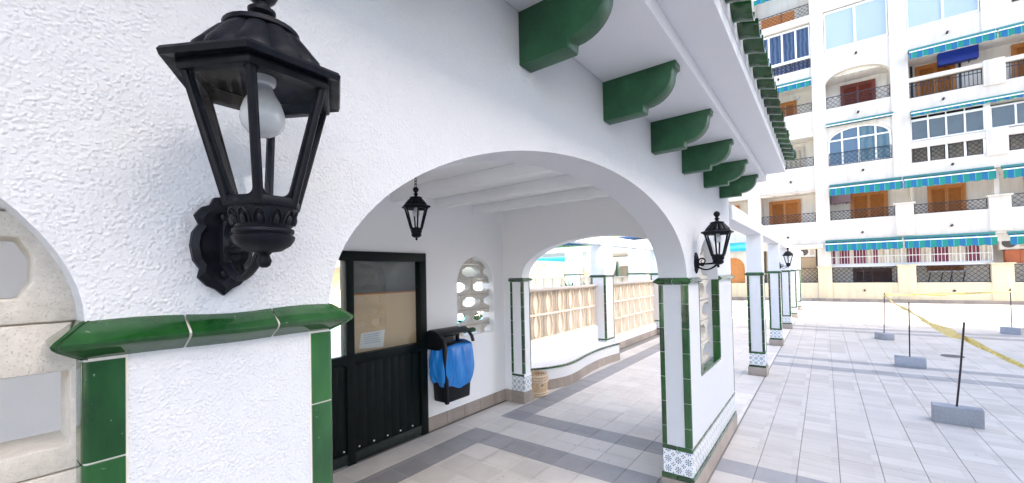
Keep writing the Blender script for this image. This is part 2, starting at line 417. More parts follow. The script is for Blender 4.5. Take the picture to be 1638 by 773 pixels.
for mt, g in rest.items():
    tag(g.obj({'grey_tile': 'grey_tiling', 'floor_tile': 'plaza_tiling', 'inner_tile': 'arcade_tiling'}[mt], mt, ground, fixn=False), kind='stuff')
# small dark drain on the plaza
dr = G().lathe([(.16, 0), (.16, .006), (.13, .008)], n=20)
tag(dr.obj('floor_drain', 'floor_joint_dark', None, loc=(11.1, -1.85, .001)), 'small dark round drain in the plaza floor beyond the second block', 'drain')

# ------------------------------------------------------------------ arcade house
YA, YB_, YD = .82, 1.03, 3.50          # outer face, inner face of the front wall, door wall
house = thing('arcade_house', 'white stucco arcade with arches, green tile trim and green corbels', 'building', (2.4, YA, 0))
ZC = 1.645
def ell(cx, hw, z0, rise, p=2.0):
    def f(x):
        t = min(1, abs(x - cx) / hw); return z0 + rise * (1 - t ** p) ** (1 / p)
    return f
big = ell(1.85, 1.392, 1.645, .552); left = ell(-1.30, 1.402, 1.645, .55, 1.92)
top = lambda x: 3.05
wall = G()
wall.strip(cosl(-2.702, .102, 64), left, top, YA, YB_, jamb=(True, False))
wall.strip([.102, .458], lambda x: ZC, top, YA, YB_, jamb=(False, False))
wall.strip(cosl(.458, 3.242, 96), big, top, YA, YB_, jamb=(False, False))
win = ell(3.98, .38, 1.60, .385)
wall.strip([3.242, 3.60], lambda x: ZC, top, YA, YB_, jamb=(False, False), bot=False)
wall.strip(cosl(3.60, 4.36, 32), win, top, YA, YB_, jamb=(False, False))
wall.strip([4.36, 5.05], lambda x: ZC, top, YA, YB_, jamb=(False, True), bot=False)
wall.obj('wall', 'stucco', house)
# pillars below the capital line (lower white panels)
box('pillar_panel', .102, .458, YA, YB_, .17, ZC, 'stucco_panel', house); box('pillar_panel', -2.9, -2.702, YA, YB_, .0, ZC, 'stucco_panel', house)
fp = G()
fp.strip([3.242, 3.60], lambda x: .15, lambda x: ZC, YA, YB_, jamb=(True, False), top=False)
fp.strip([3.60, 4.36], lambda x: .15, lambda x: .84, YA, YB_, jamb=(False, False))
fp.strip([4.36, 5.05], lambda x: .15, lambda x: ZC, YA, YB_, jamb=(False, True), top=False)
fp.add([(3.60, YA, .84), (3.60, YB_, .84), (3.60, YB_, ZC), (3.60, YA, ZC)], [(0, 1, 2, 3)])
fp.add([(4.36, YA, .84), (4.36, YB_, .84), (4.36, YB_, ZC), (4.36, YA, ZC)], [(0, 1, 2, 3)])
fp.obj('pillar_panel', 'stucco_panel', house)

# capital moulding: profile (out, z)
CAPP = [(.0, 1.592), (.004, 1.5935), (.028, 1.609), (.034, 1.6145), (.0355, 1.619), (.032, 1.6235), (.006, 1.6455), (.0, 1.648)]
def cap_piece(p0, p1, nrm, m0=0, m1=0, wob=.0, prof=CAPP, name='capital_tile', mat='green_glaze', parent=None):
    p0, p1, nrm = Vector((*p0, 0)), Vector((*p1, 0)), Vector((*nrm, 0)); d = (p1 - p0).normalized(); vs_ = []; n = len(prof)
    nseg = 4
    for i in range(nseg + 1):
        t = i / nseg; base = p0.lerp(p1, t)
        for (o, z) in prof:
            sh = d * (-(o * m0) * (1 - t) + (o * m1) * t)
            vs_.append(base + sh + nrm * (o - .004) + Vector((0, 0, z + wob * math.sin(t * 3.1) * (1 if z > 1.63 else .4))))
    fs = []
    for i in range(nseg):
        for k in range(n): fs.append((i * n + k, i * n + (k + 1) % n, (i + 1) * n + (k + 1) % n, (i + 1) * n + k))
    fs += [tuple(range(n)), tuple(nseg * n + k for k in range(n - 1, -1, -1))]
    return G().add(vs_, fs).obj(name, mat, parent or house, smooth='auto')
gq = .0018
GCAP = [(max(0, o - .0022) if 0 < i < 7 else o, z) for i, (o, z) in enumerate(CAPP)]; GCAP[-2] = (.012, 1.634); GCAP[-1] = (0, 1.640)
cap_piece((.102, YA), (.458, YA), (0, -1), 1, 1, prof=GCAP, name='grout_bed', mat='grout'); cap_piece((3.242, YB_), (3.242, YA), (-1, 0), 1, 1, prof=GCAP, name='grout_bed', mat='grout')
def grout_bed(x, y, sx, sy, wx, wy):
    P = .0012; q = [(wx + .0035, -P), (-P + .003, -P), (-P, -P + .003), (-P, wy + .0035), (.006, wy + .0035), (.006, .006), (wx + .0035, .006)]
    G().prism([(x + a * sx, y + b * sy) for a, b in q], 'z', .38, 1.5945).obj('grout_bed', 'grout', house)
for q_ in ((.102, YA, 1, 1, .041, .041), (.458, YA, -1, 1, .041, .041), (3.242, YA, 1, 1, .020, .046), (3.242, YB_, 1, -1, .03, .034)): grout_bed(*q_)
# near pillar: three pieces across the face, returns round both jambs
for a, b, m0, m1, wb in [(.102, .214, 1, 0, .002), (.214, .345, 0, 0, -.0035), (.345, .458, 0, 1, .002)]:
    cap_piece((a + (gq if not m0 else 0), YA), (b - (gq if not m1 else 0), YA), (0, -1), m0, m1, wb)
cap_piece((.102, YB_), (.102, YA), (-1, 0), 0, 1); cap_piece((.458, YA), (.458, YB_), (1, 0), 1, 0)
# front pillar: along its jamb and its outer face up to the niche and after it
cap_piece((3.242, YB_), (3.242, .925), (-1, 0), 1, 0); cap_piece((3.242, .922), (3.242, YA), (-1, 0), 0, 1)
for a, b, m0, m1 in [(3.242, 3.42, 1, 0), (3.42, 3.59, 0, 0), (4.37, 4.60, 0, 0), (4.60, 4.82, 0, 0), (4.82, 5.05, 0, 1)]:
    cap_piece((a + (gq if not m0 else 0), YA), (b - gq, YA), (0, -1), m0, m1)
cap_piece((5.05, YA), (5.05, YB_), (1, 0), 1, 0)
cap_piece((3.46, YB_), (3.242, YB_), (0, 1), 0, 1)
# upright corner trim: L-shaped glazed tiles with a rounded nose
_trim = {}
def corner_trim(x, y, sx, sy, z0, z1, parent, wx=.040, wy=.040, name='trim_tile', mat='green_glaze', proud=.004):
    """corner at (x,y); the faces run from it by wx along sx*X and wy along sy*Y"""
    h = z1 - z0 - .003; k = (sx, sy, round(h, 3), wx, wy, proud)
    if k not in _trim:
        r = .010; q = []
        P = proud
        q.append((wx, -P)); 
        for i in range(5):
            t = math.pi / 2 * i / 4; q.append((r - P - (r) * math.sin(t), r - P - r * math.cos(t)))
        q.append((-P, wy)); q += [(.006, wy), (.006, .006), (wx, .006)]
        q = [(a * sx, b * sy) for a, b in q]
        g = G().prism(q, 'z', 0, h); o = g.obj(name, mat, parent, smooth='auto', bevel=0, loc=(x, y, z0 + .0015)); _trim[k] = o.data; return o
    return link(name, _trim[k], parent, (x, y, z0 + .0015))
JT = [1.592, 1.450, 1.264, 1.080, .894, .708, .522, .380]
for i in range(7):
    for (x, y, sx, sy) in [(.102, YA, 1, 1), (.458, YA, -1, 1)]:
        corner_trim(x, y, sx, sy, JT[i + 1], JT[i], house, .041, .041)
    for (x, y, sx, sy) in [(3.242, YA, 1, 1), (3.242, YB_, 1, -1)]:
        corner_trim(x, y, sx, sy, JT[i + 1], JT[i], house, .020 if sy == 1 else .03, .046 if sy == 1 else .034)
    corner_trim(5.05, YA, -1, 1, JT[i + 1], JT[i], house, .012, .03)
def hband(x0, y0, x1, y1, z0, z1, out, mat, name, n, parent=None, gap=.0015, depth=.02, bev=.003):
    """row of n pieces between two plan points, standing 'out' proud of the face; outward is to the right of the run"""
    a, b = Vector((x0, y0)), Vector((x1, y1)); d = (b - a).normalized(); nr = Vector((d.y, -d.x)); L = (b - a).length / n
    for i in range(n):
        c = a + d * (L * (i + .5)) + nr * (out - depth / 2)
        if abs(d.x) > .5: piece(name, L - 2 * gap, depth, z1 - z0 - .002, mat, parent or house, (c.x, c.y, (z0 + z1) / 2), bev)
        else: piece(name, depth, L - 2 * gap, z1 - z0 - .002, mat, parent or house, (c.x, c.y, (z0 + z1) / 2), bev)
# front pillar foot, jamb side (x = 3.242) and outer side (y = YA)
hband(3.242, YB_ + .004, 3.242, YA - .004, .345, .380, .006, 'green_glaze', 'trim_tile', 2)
hband(3.242, YB_, 3.242, YA, .168, .345, .003, 'azulejo', 'patterned_tile', 2, depth=.012, bev=0)
hband(3.242, YB_ + .012, 3.242, YA - .012, .130, .168, .013, 'green_glaze', 'trim_tile', 2)
hband(3.242, YB_ + .016, 3.242, YA - .016, .0, .130, .016, 'skirting', 'skirting_tile', 1)
hband(3.242 - .004, YA, 5.054, YA, .345, .372, .006, 'green_glaze', 'trim_tile', 10)
hband(3.242, YA, 5.05, YA, .168, .345, .003, 'azulejo', 'patterned_tile', 10, depth=.012, bev=0)
hband(3.242 - .012, YA, 5.06, YA, .135, .168, .014, 'green_glaze', 'trim_tile', 10)
hband(3.242 - .016, YA, 5.066, YA, .0, .135, .017, 'skirting', 'skirting_tile', 6)
hband(5.05, YA, 5.05, YB_, 0, .135, .017, 'skirting', 'skirting_tile', 1)
# niche trim (green edge round the opening)
for i in range(5):
    corner_trim(3.60, YA, -1, 1, .86 + .15 * i, 1.01 + .15 * i, house, .012, .03)
    corner_trim(4.36, YA, 1, 1, .86 + .15 * i, 1.01 + .15 * i, house, .022, .06)
for i in range(4): piece('trim_tile', .186, .075, .022, 'green_glaze', house, (3.60 + .19 * (i + .5), YA + .032, .851), .004)

# ---- cast screen blocks with eight-sided openings
def oct_hole(w_, h_, ch): return [(-w_ + ch, -h_), (w_ - ch, -h_), (w_, -h_ * .38), (w_, h_ * .38), (w_ - ch, h_), (-w_ + ch, h_), (-w_, h_ * .38), (-w_, -h_ * .38)]
BW, BH = .395, .191
def oct_rect(w_, h_): return [(-w_ * .55, -h_), (w_ * .55, -h_), (w_, -h_), (w_, h_), (w_ * .55, h_), (-w_ * .55, h_), (-w_, h_), (-w_, -h_)]
def rect8(w_, h_, ch): return [(-w_ + ch, -h_), (w_ - ch, -h_), (w_, -h_), (w_, h_), (w_ - ch, h_), (-w_ + ch, h_), (-w_, h_), (-w_, -h_)]
_blk = {}
def screen_block(c, parent, depth=.09, mat='cast_block'):
    k = (depth, mat)
    if k not in _blk:
        g = G().frame(rect8(BW / 2 - .003, BH / 2 - .003, .10), oct_hole(.160, .062, .075), 'y', -depth / 2, depth / 2)
        o = g.obj('screen_block', mat, parent, bevel=.003, smooth='auto', loc=c, seg=1); _blk[k] = o.data; return o
    return link('screen_block', _blk[k], parent, c)
# niche in the front pillar
def fill_screen(x0, x1, z0, z1, archf, y, parent, zc0, xoff, depth=.09):
    r = 0; z = zc0
    while z - BH / 2 < z1:
        n = 0; x = x0 - BW + (xoff if r % 2 == 0 else xoff + BW / 2)
        while x - BW / 2 < x1:
            if x + BW / 2 > x0 + .02 and z + BH / 2 > z0 + .01:
                lim = max(archf(t) for t in lin(max(x0, x - BW / 2), min(x1, x + BW / 2), 6)) if archf else z1
                if z - BH / 2 < lim: screen_block((x, y, z), parent, depth)
            x += BW
        z += BH; r += 1
fill_screen(3.60, 4.36, .86, 1.99, win, .955, house, .945, .25)
# left arch: screen close to the camera, its openings placed as they show
def near_block(x0, x1, z0, z1, hx0, hx1, hz0, hz1, chl, chr_):
    c = ((hx0 + hx1) / 2, (hz0 + hz1) / 2); zc = (hz0 + hz1) / 2; dz = (hz1 - hz0) * .2
    inner = [(hx0 + chl, hz0), (hx1 - chr_, hz0), (hx1, zc - dz if chr_ else hz0 + .004), (hx1, zc + dz if chr_ else hz1 - .004), (hx1 - chr_, hz1), (hx0 + chl, hz1), (hx0, zc + dz), (hx0, zc - dz)]
    outer = [(hx0 + chl, z0), (hx1 - max(chr_, .01), z0), (x1, z0), (x1, z1), (hx1 - max(chr_, .01), z1), (hx0 + chl, z1), (x0, z1), (x0, z0)]
    G().frame(outer, inner, 'y', .885, .985).obj('screen_block', 'cast_block', house, bevel=.003, smooth='auto')
zrow = [(1.645, 1.80, 1.680, 1.765, 0), (1.430, 1.643, 1.466, 1.573, 1), (1.23, 1.428, 1.27, 1.385, 0), (1.03, 1.228, 1.07, 1.185, 1), (.83, 1.028, .87, .985, 0)]
zrow = [(1.802, 1.995, 1.84, 1.955, 1), (1.997, 2.19, 2.035, 2.15, 0)] + zrow
for z0, z1, h0, h1, odd in zrow:
    for k in range(7):
        xr = (.072 if not odd else .135) - k * .39
        if odd: near_block(xr - .388, xr, z0, z1, xr - .355, xr - .040 if k == 0 else xr - .036, h0, h1, .07, 0 if k == 0 else .07)
        else: near_block(xr - .388, .15 if k == 0 else xr, z0, z1, xr - .338, xr - .012, h0, h1, .05, .014 if k == 0 else .05)
    box('mortar', -2.7, .14, .894, .976, z1 - .003, z1 + .005, 'block_mortar', house)
# ---- door wall (y = YD) with a screened window and the door opening
dw = G(); ceil = 2.57
w2 = ell(3.885, .34, 1.58, .345)
hi = lambda x: ceil + .2
dw.strip([-2.9, 1.40], lambda x: 0, hi, YD, YD + .2)
dw.strip([1.40, 3.045], lambda x: 1.945, hi, YD, YD + .2, jamb=(False, False))
dw.strip([3.045, 3.545], lambda x: 0, hi, YD, YD + .2)
dw.strip(cosl(3.545, 4.225, 32), w2, hi, YD, YD + .2, jamb=(False, False))
dw.strip([3.545, 4.225], lambda x: 0, lambda x: .955, YD, YD + .2, jamb=(False, False))
dw.strip([4.225, 4.60], lambda x: 0, hi, YD, YD + .2)
dw.obj('rear_wall', 'stucco_inner', house)
fill_screen(3.545, 4.225, .955, 1.93, w2, YD + .13, house, .975, .345)
hband(3.055, YD, 4.47, YD, .0, .150, .014, 'skirting', 'skirting_tile', 5)
hband(-1.4, YD, 1.34, YD, .0, .150, .014, 'skirting', 'skirting_tile', 9)
# ---- cross wall (x = 4.44) with its arch
cross = ell(2.105, 1.082, 1.66, .462)
cw = G(); XC0, XC1 = 4.44, 4.605
cw.strip(cosl(YB_, 3.187, 64), lambda y: cross(y), lambda y: ceil + .2, XC0, XC1, axis='y', jamb=(False, False))
cw.strip([3.187, YD], lambda y: 0, lambda y: ceil + .2, XC0, XC1, axis='y', jamb=(True, False))
cw.obj('cross_wall', 'stucco_inner', house)
for i in range(7):
    corner_trim(XC0, 3.187, 1, 1, JT[i + 1], JT[i], house, .030, .028)
    corner_trim(XC1, 3.187, -1, 1, JT[i + 1], JT[i], house, .014, .02)
    piece('trim_tile', .012, .034, JT[i] - JT[i + 1] - .003, 'green_glaze', house, (XC0 - .002, 3.37, (JT[i] + JT[i + 1]) / 2), .003)
cap_piece((XC0, 3.40), (XC0, 3.187), (-1, 0), 0, 1); cap_piece((XC0, 3.187), (XC1, 3.187), (0, -1), 1, 1)
hband(XC0, 3.39, XC0, 3.187, .345, .375, .006, 'green_glaze', 'trim_tile', 1)
hband(XC0, 3.39, XC0, 3.187, .15, .345, .004, 'azulejo', 'patterned_tile', 1, depth=.012, bev=0)
hband(XC0, 3.187, XC1, 3.187, .15, .345, .004, 'azulejo', 'patterned_tile', 1, depth=.012, bev=0)
hband(XC0, YD, XC0, 3.170, .0, .15, .03, 'skirting', 'skirting_tile', 1, depth=.04)
hband(XC0 - .02, 3.187, XC1 + .02, 3.187, .0, .148, .017, 'skirting', 'skirting_tile', 1)
# ---- ceiling and its beams
box('ceiling', -3.1, XC1, YB_, YD + .2, ceil, ceil + .12, 'white_paint', house)
for x in (-1.74, -1.12, -.5, .12, .74, 1.36, 1.98, 2.60, 3.22, 3.85):
    box('ceiling_beam', x, x + .085, YB_, YD, 2.462, ceil, 'white_paint', house, .006)
# ---- eave: stepped soffit, fascia, corbels, green roof tiles
XE = 5.0
box('eave', -3.2, XE, .455, YA - .001, 2.602, 2.672, 'fascia_paint', house, .004)
box('eave', -3.2, XE, .292, .82, 2.672, 2.735, 'fascia_paint', house, .004)
box('mortar_bed', -3.2, XE - .01, .288, .33, 2.735, 2.85, 'fascia_paint', house)
cb = G()
cp = [(0, 2.605), (0, 2.417), (-.185, 2.417), (-.190, 2.420), (-.193, 2.443)]
for i in range(9):
    t = i / 8 * math.pi / 2; cp.append((-.193 - .125 * math.sin(t), 2.447 + .110 * (1 - math.cos(t))))
cp += [(-.322, 2.572), (-.336, 2.578), (-.336, 2.605)]
cb.prism([(a, b) for a, b in cp], 'x', 0, .072)
cme = cb.obj('corbel', 'green_paint', house, bevel=.003, smooth='auto', loc=(1.152, YA, 0)).data
for k in (-6, -5, -4, -3, -2, -1, 1, 2, 3, 4, 5):
    link('corbel', cme, house, (1.152 + .6795 * k, YA, 0))
# roof tiles: cover (hump) and channel
def roof_tile(hump, r=.068, L=.36, th=.011):
    g = G(); n = 8; vs_ = []; slope = .30
    for j, y in enumerate((0, L)):
        rr = r * (1 - .12 * j) if hump else r * (.88 + .12 * j)
        for q in (rr, rr - th):
            for i in range(n + 1):
                a = math.pi * i / n; vs_.append((q * math.cos(a), y, (q * math.sin(a) if hump else -q * math.sin(a)) + y * slope))
    m_ = n + 1; fs = []
    for i in range(n):
        fs += [(i, i + 1, 2 * m_ + i + 1, 2 * m_ + i), (m_ + i, 3 * m_ + i, 3 * m_ + i + 1, m_ + i + 1), (i, m_ + i, m_ + i + 1, i + 1), (2 * m_ + i, 2 * m_ + i + 1, 3 * m_ + i + 1, 3 * m_ + i)]
    fs += [(0, 2 * m_, 3 * m_, m_), (n, m_ + n, 3 * m_ + n, 2 * m_ + n)]
    return g.add(vs_, fs)
ch = roof_tile(False).obj('roof_tile', 'green_glaze', house, smooth='auto', loc=(-3.1, .205, 2.806))
cv = roof_tile(True).obj('roof_tile', 'green_glaze', house, smooth='auto', loc=(-3.015, .262, 2.835))
PIT = .170
for i in range(1, 48):
    link('roof_tile', ch.data, house, (-3.1 + PIT * i, .205 + random.uniform(-.006, .006), 2.806 + random.uniform(-.003, .003)))
    if i < 47: link('roof_tile', cv.data, house, (-3.015 + PIT * i, .262 + random.uniform(-.008, .008), 2.835 + random.uniform(-.003, .003)))
G().prism([(.335, 2.735), (.335, 2.86), (2.2, 3.45), (4.0, 2.95), (4.0, 2.735)], 'x', -3.2, XE).obj('roof', 'green_glaze', house)
fo = roof_tile(True, .075, .5).obj('verge_tile', 'green_glaze', house, smooth='auto', loc=(4.97, .20, 2.80))

# ---- door (a part of the house), its sub-parts under it
fr = G()
for x0, x1 in [(1.40, 1.46), (2.095, 2.175), (2.955, 3.045)]: fr.box(x0, x1, YD - .03, YD + .05, .0, 1.945)
fr.box(1.40, 3.045, YD - .031, YD + .051, 1.855, 1.945); fr.box(1.40, 3.045, YD - .029, YD + .049, .90, .985)
door = fr.obj('door', 'black_door', house, bevel=.004, smooth='auto')
for i in range(16):
    x0 = 1.46 + i * (1.495 / 16)
    if x0 < 2.09 or x0 > 2.1: box('board', x0 + .0004, x0 + 1.495 / 16 - .0004, YD - .008, YD + .02, .10, .905, 'black_door', door, .0012)
box('kick_plate', 1.46, 2.957, YD - .022, YD + .03, .01, .105, 'scuffed_door', door, .003)
bl_ = G()
for i in range(9): bl_.lathe([(.008, 0), (.008, .006), (.004, .009)], (1.60 + i * .155, 0, 0), 8)
bo = bl_.obj('bolt', 'ceramic', door, loc=(0, YD - .009, .135)); bo.rotation_euler = (R(90), 0, 0)
box('pane', 2.17, 2.96, YD + .008, YD + .013, .98, 1.86, 'door_glass', door)
box('pane', 1.455, 2.10, YD + .008, YD + .013, .98, 1.86, 'lamp_glass', door)
box('backing_board', 2.14, 2.99, YD + .055, YD + .07, .95, 1.53, 'beige_board', door)
box('backing_edge', 2.14, 2.99, YD + .048, YD + .078, 1.53, 1.545, 'orange_edge', door)
rm = G().box(2.13, 2.15, YD + .052, YD + .13, 0, 2.1).box(2.15, 3.044, YD + .115, YD + .13, 0, 2.1)
rm.obj('dark_backing', 'backing_grey', door)  # dark grey sheets added to darken the upper pane like an unlit room
nz = G().add([(2.27, YD + .052, 1.02), (2.54, YD + .05, 1.0), (2.56, YD + .051, 1.17), (2.29, YD + .049, 1.165)], [(0, 1, 2, 3)])
pa = nz.obj('notice', 'paper', door)
ti = G()
for k in range(5): ti.box(2.32, 2.32 + .2 * random.uniform(.6, 1), YD + .046, YD + .047, 1.06 + .02 * k, 1.064 + .02 * k)
ti.obj('notice_writing', 'ink', door)

# ------------------------------------------------------------------ lanterns
HEX = [R(60 * k) for k in range(6)]
def build_lantern(name, hanging, loc, label, group):
    """local frame: wall plane y = 0, lantern axis at y = -.165 (0 when hanging)"""
    t = empty(name, (0, 0, 0)); ay = 0 if hanging else -.165
    def H(r, z, k, a0=0): a = HEX[k % 6] + a0; return Vector((r * math.cos(a), ay + r * math.sin(a), z))
    zb, zt, rb, rt = .052, .222, .046, .097
    if not hanging:
        o = []; half = [(0, .084), (.013, .081), (.018, .069), (.030, .064), (.040, .050), (.034, .036), (.043, .022), (.046, 0), (.042, -.024), (.033, -.038), (.036, -.052), (.024, -.066), (.012, -.072), (0, -.083)]
        poly = half + [(-a, b) for a, b in half[-2:0:-1]]
        g = G(); n = len(poly)
        vs_ = [(x, 0, z) for x, z in poly] + [(x, -.010, z) for x, z in poly] + [(x * .80, -.018, z * .84) for x, z in poly] + [(x * .68, -.0135, z * .72) for x, z in poly]
        fs = [(i + n * j, (i + 1) % n + n * j, (i + 1) % n + n * (j + 1), i + n * (j + 1)) for j in range(3) for i in range(n)] + [tuple(range(3 * n, 4 * n)), tuple(range(n - 1, -1, -1))]
        g.add(vs_, fs); pb = g.obj('back_plate', 'black_metal', t, smooth='auto')
        g = G(); g.lathe([(.0, .0), (.008, .001), (.0075, .004), (.004, .0065)], n=10)
        for zz in (.048, -.046):
            b = g.obj('screw', 'black_metal', pb) if zz > 0 else link('screw', b.data, pb); b.location = (0, -.015, zz); b.rotation_euler = (R(90), 0, 0)
        lf = G().tube([(0, -.0135, .055), (0, -.020, .02), (0, -.021, -.02), (0, -.0135, -.056)], [.002, .009, .010, .002], 8)
        lf.obj('plate_boss', 'black_metal', pb, smooth='auto')
        ar = G()
        pts = []
        for i in range(25):
            u = i / 24; pts.append((0, -.012 - .153 * u, -.028 - .030 * math.sin(math.pi * u) + .020 * u * u))
        ar.tube(pts, [.009 - .003 * math.sin(math.pi * i / 24) for i in range(25)], 10)
        sp = []
        for i in range(40):
            u = i / 39; a = -.6 * math.pi + u * 3.1 * math.pi; r_ = .034 * (1 - .82 * u)
            sp.append((0, -.052 + r_ * math.cos(a), .012 + r_ * math.sin(a)))
        ar.tube(sp, [.0065 - .003 * i / 39 for i in range(40)], 8)
        ar.tube([(0, -.012, -.004), (0, -.05, -.010), (0, -.10, -.008), (0, -.160, -.006)], [.006, .006, .007, .008], 8)
        ar.obj('arm', 'black_metal', t, smooth='auto')
    c = (0, ay, 0)
    g = G().lathe([(0.0035, -.040), (0.0078, -.037), (0.0100, -.030), (0.0070, -.022), (0.0104, -.018), (0.0226, -.016), (0.0348, -.008), (0.0400, .0), (0.0409, .005), (0.0374, .008), (0.0400, .012), (0.0396, .016), (0.0348, .018), (0.0357, .022), (0.0409, .036), (0.0435, .044), (0.0435, .050), (0.0400, .053), (0.0174, .054)], c, 36)
    bwl = g.obj('bowl', 'black_metal', t, smooth='auto')
    rl = G()
    for k in range(12):
        a0 = 2 * math.pi * k / 12; pp = []
        for i in range(9):
            u = i / 8 * math.pi; da = .20 * math.cos(u); zz = .022 + .020 * math.sin(u); rr = .0362 + (zz - .022) * .33 + .0010
            pp.append((rr * math.cos(a0 + da), ay + rr * math.sin(a0 + da), zz))
        rl.tube(pp, .0016, 5)
        pp = [((.0370 + i * .0017) * math.cos(a0), ay + (.0370 + i * .0017) * math.sin(a0), .0225 + i * .004) for i in range(4)]
        rl.tube(pp, [.004, .0045, .004, .0015], 6)
    rl.obj('bowl_relief', 'black_metal', bwl, smooth='auto')
    # frame: lower ring, upper ring, posts
    def hexring(r0, r1, z0, z1, nm, par=t, bev=.0015):
        q = lambda r: [(r * math.cos(a), ay + r * math.sin(a)) for a in HEX]
        return G().frame(q(r1), q(r0), 'z', z0, z1).obj(nm, 'black_metal', par, bevel=bev, smooth='auto', seg=1)
    hexring(.034, .0525, .046, .060, 'frame_ring')
    hexring(.086, .104, .215, .234, 'frame_ring')
    for k in range(6):
        g = G(); a = HEX[k]; er = Vector((math.cos(a), math.sin(a), 0)); et = Vector((-er.y, er.x, 0)); vs_ = []
        for (r_, z) in ((rb + .0035, .048), (rt + .003, .230)):
            b = Vector((0, ay, z)) + er * r_
            for u_, v_ in ((.003, 0), (.001, .004), (-.002, .0058), (-.006, .0042), (-.006, -.0042), (-.002, -.0058), (.001, -.004)): vs_.append(b + er * u_ + et * v_)
        n = 7; fs = [(i, (i + 1) % n, n + (i + 1) % n, n + i) for i in range(n)] + [tuple(range(n - 1, -1, -1)), tuple(range(n, 2 * n))]
        g.add(vs_, fs); g.obj('post', 'black_metal', t, smooth=False)
        # corner fillets of the glazing frame
        p0, p1, p2, p3 = H(rb - .002, .055, k), H(rb - .002, .055, k + 1), H(rt - .004, .223, k + 1), H(rt - .004, .223, k)
        G().add([p0, p1, p2, p3], [(0, 1, 2, 3)]).obj('pane', 'lamp_glass', t)
        out = ((p0 + p1) / 2 - Vector((0, ay, .055))); out.z = 0; out.normalize()
        co, ci_ = [], []; cs = [p0, p1, p2, p3]
        for q in range(4):
            c0, pv, nx_ = cs[q], cs[q - 1], cs[(q + 1) % 4]; d1, d2 = (pv - c0).normalized(), (nx_ - c0).normalized(); rr = .014
            for u in lin(0, math.pi / 2, 5):
                ci_.append(c0 + (d1 + d2) * .002 + d1 * (rr * (1 - .75 * math.sin(u))) + d2 * (rr * (1 - .75 * math.cos(u)))); co.append(c0 - (d1 + d2) * .002)
        n = len(co); vs_ = [v + out * s_ for s_ in (.003, -.003) for P_ in (co, ci_) for v in P_]; fs = []
        for i in range(n):
            j = (i + 1) % n; fs += [(i, j, n + j, n + i), (2 * n + i, 3 * n + i, 3 * n + j, 2 * n + j), (n + i, n + j, 3 * n + j, 3 * n + i)]
        G().add(vs_, fs).obj('glazing_frame', 'black_metal', t)
    # roof: hexagonal brim and fluted dome
    rf = G(); brim = [(.100, .229), (.120, .226), (.1225, .233), (.119, .238), (.092, .246)]
    vs_ = []; 
    for r_, z in brim: vs_ += [H(r_, z, k) for k in range(6)]
    fs = [(j * 6 + k, j * 6 + (k + 1) % 6, (j + 1) * 6 + (k + 1) % 6, (j + 1) * 6 + k) for j in range(4) for k in range(6)] + [tuple(range(24, 30))]
    rf.add(vs_, fs); roof = rf.obj('roof', 'black_metal', t, bevel=0, smooth=False)
    mod = lambda a, i: 1 + (.11 * (abs(math.cos(6 * a)) ** .5 - .75) if 1 <= i <= 6 else 0)
    G().lathe([(.088, .240), (.088, .248), (.084, .259), (.075, .270), (.066, .282), (.057, .293), (.049, .300), (.044, .303)], c, 72, mod).obj('dome', 'black_metal', roof, smooth='auto')
    G().lathe([(.046, .300), (.050, .303), (.050, .309), (.045, .312), (.022, .317), (.012, .320), (.012, .330), (.018, .335), (.0185, .340), (.012, .344), (.010, .350), (.018, .358), (.0235, .370), (.022, .382), (.016, .390), (.009, .3945), (.003, .396)], c, 28).obj('finial', 'black_metal', roof, smooth='auto')
    so_ = G().lathe([(.017, .248), (.018, .236), (.0165, .230), (.0135, .228)], c, 20).obj('socket', 'ceramic', t, smooth='auto')
    G().lathe([(.012, .232), (.013, .225), (.017, .216), (.0245, .202), (.0285, .189), (.0295, .179), (.027, .168), (.020, .159), (.011, .154), (.003, .153)], c, 28).obj('bulb', 'bulb_white', t, smooth='auto')
    if hanging:
        lp = G(); zz = .395
        for q in range(5):
            pp = []
            for i in range(13):
                u = 2 * math.pi * i / 12; x_, z_ = .010 * math.cos(u), .016 * math.sin(u)
                pp.append((x_, 0, zz + .012 + z_) if q % 2 == 0 else (0, x_, zz + .012 + z_))
            lp.tube(pp, .0028, 6, cap=False); zz += .024
        lp.lathe([(.03, .5), (.045, .525), (.05, .54)], (0, 0, .0), 20)
        lp.obj('chain', 'black_metal', t, smooth='auto')
    t.location = loc; tag(t, label, 'lantern', group); return t
WZ = 1.757
lan = build_lantern('wall_lantern', False, (.266, YA, WZ), 'large black wall lantern on the near stucco pillar above the green moulding', 'black wall lanterns')
l2 = tag(copy_tree(lan, None, (3.51, YA, WZ)), 'black scroll-arm wall lantern on the far end pillar beside the arch')
l3 = tag(copy_tree(lan, None, (10.88, .80, WZ)), 'small distant black wall lantern on the second free-standing pergola column')
hl = build_lantern('hanging_lantern', True, (2.22, 2.64, 1.757 + .30), 'black lantern hanging on a chain inside the arcade above the door', None)
# chain reaches the ceiling: lift by placing its rose on the ceiling
hl.location.z = ceil - .54

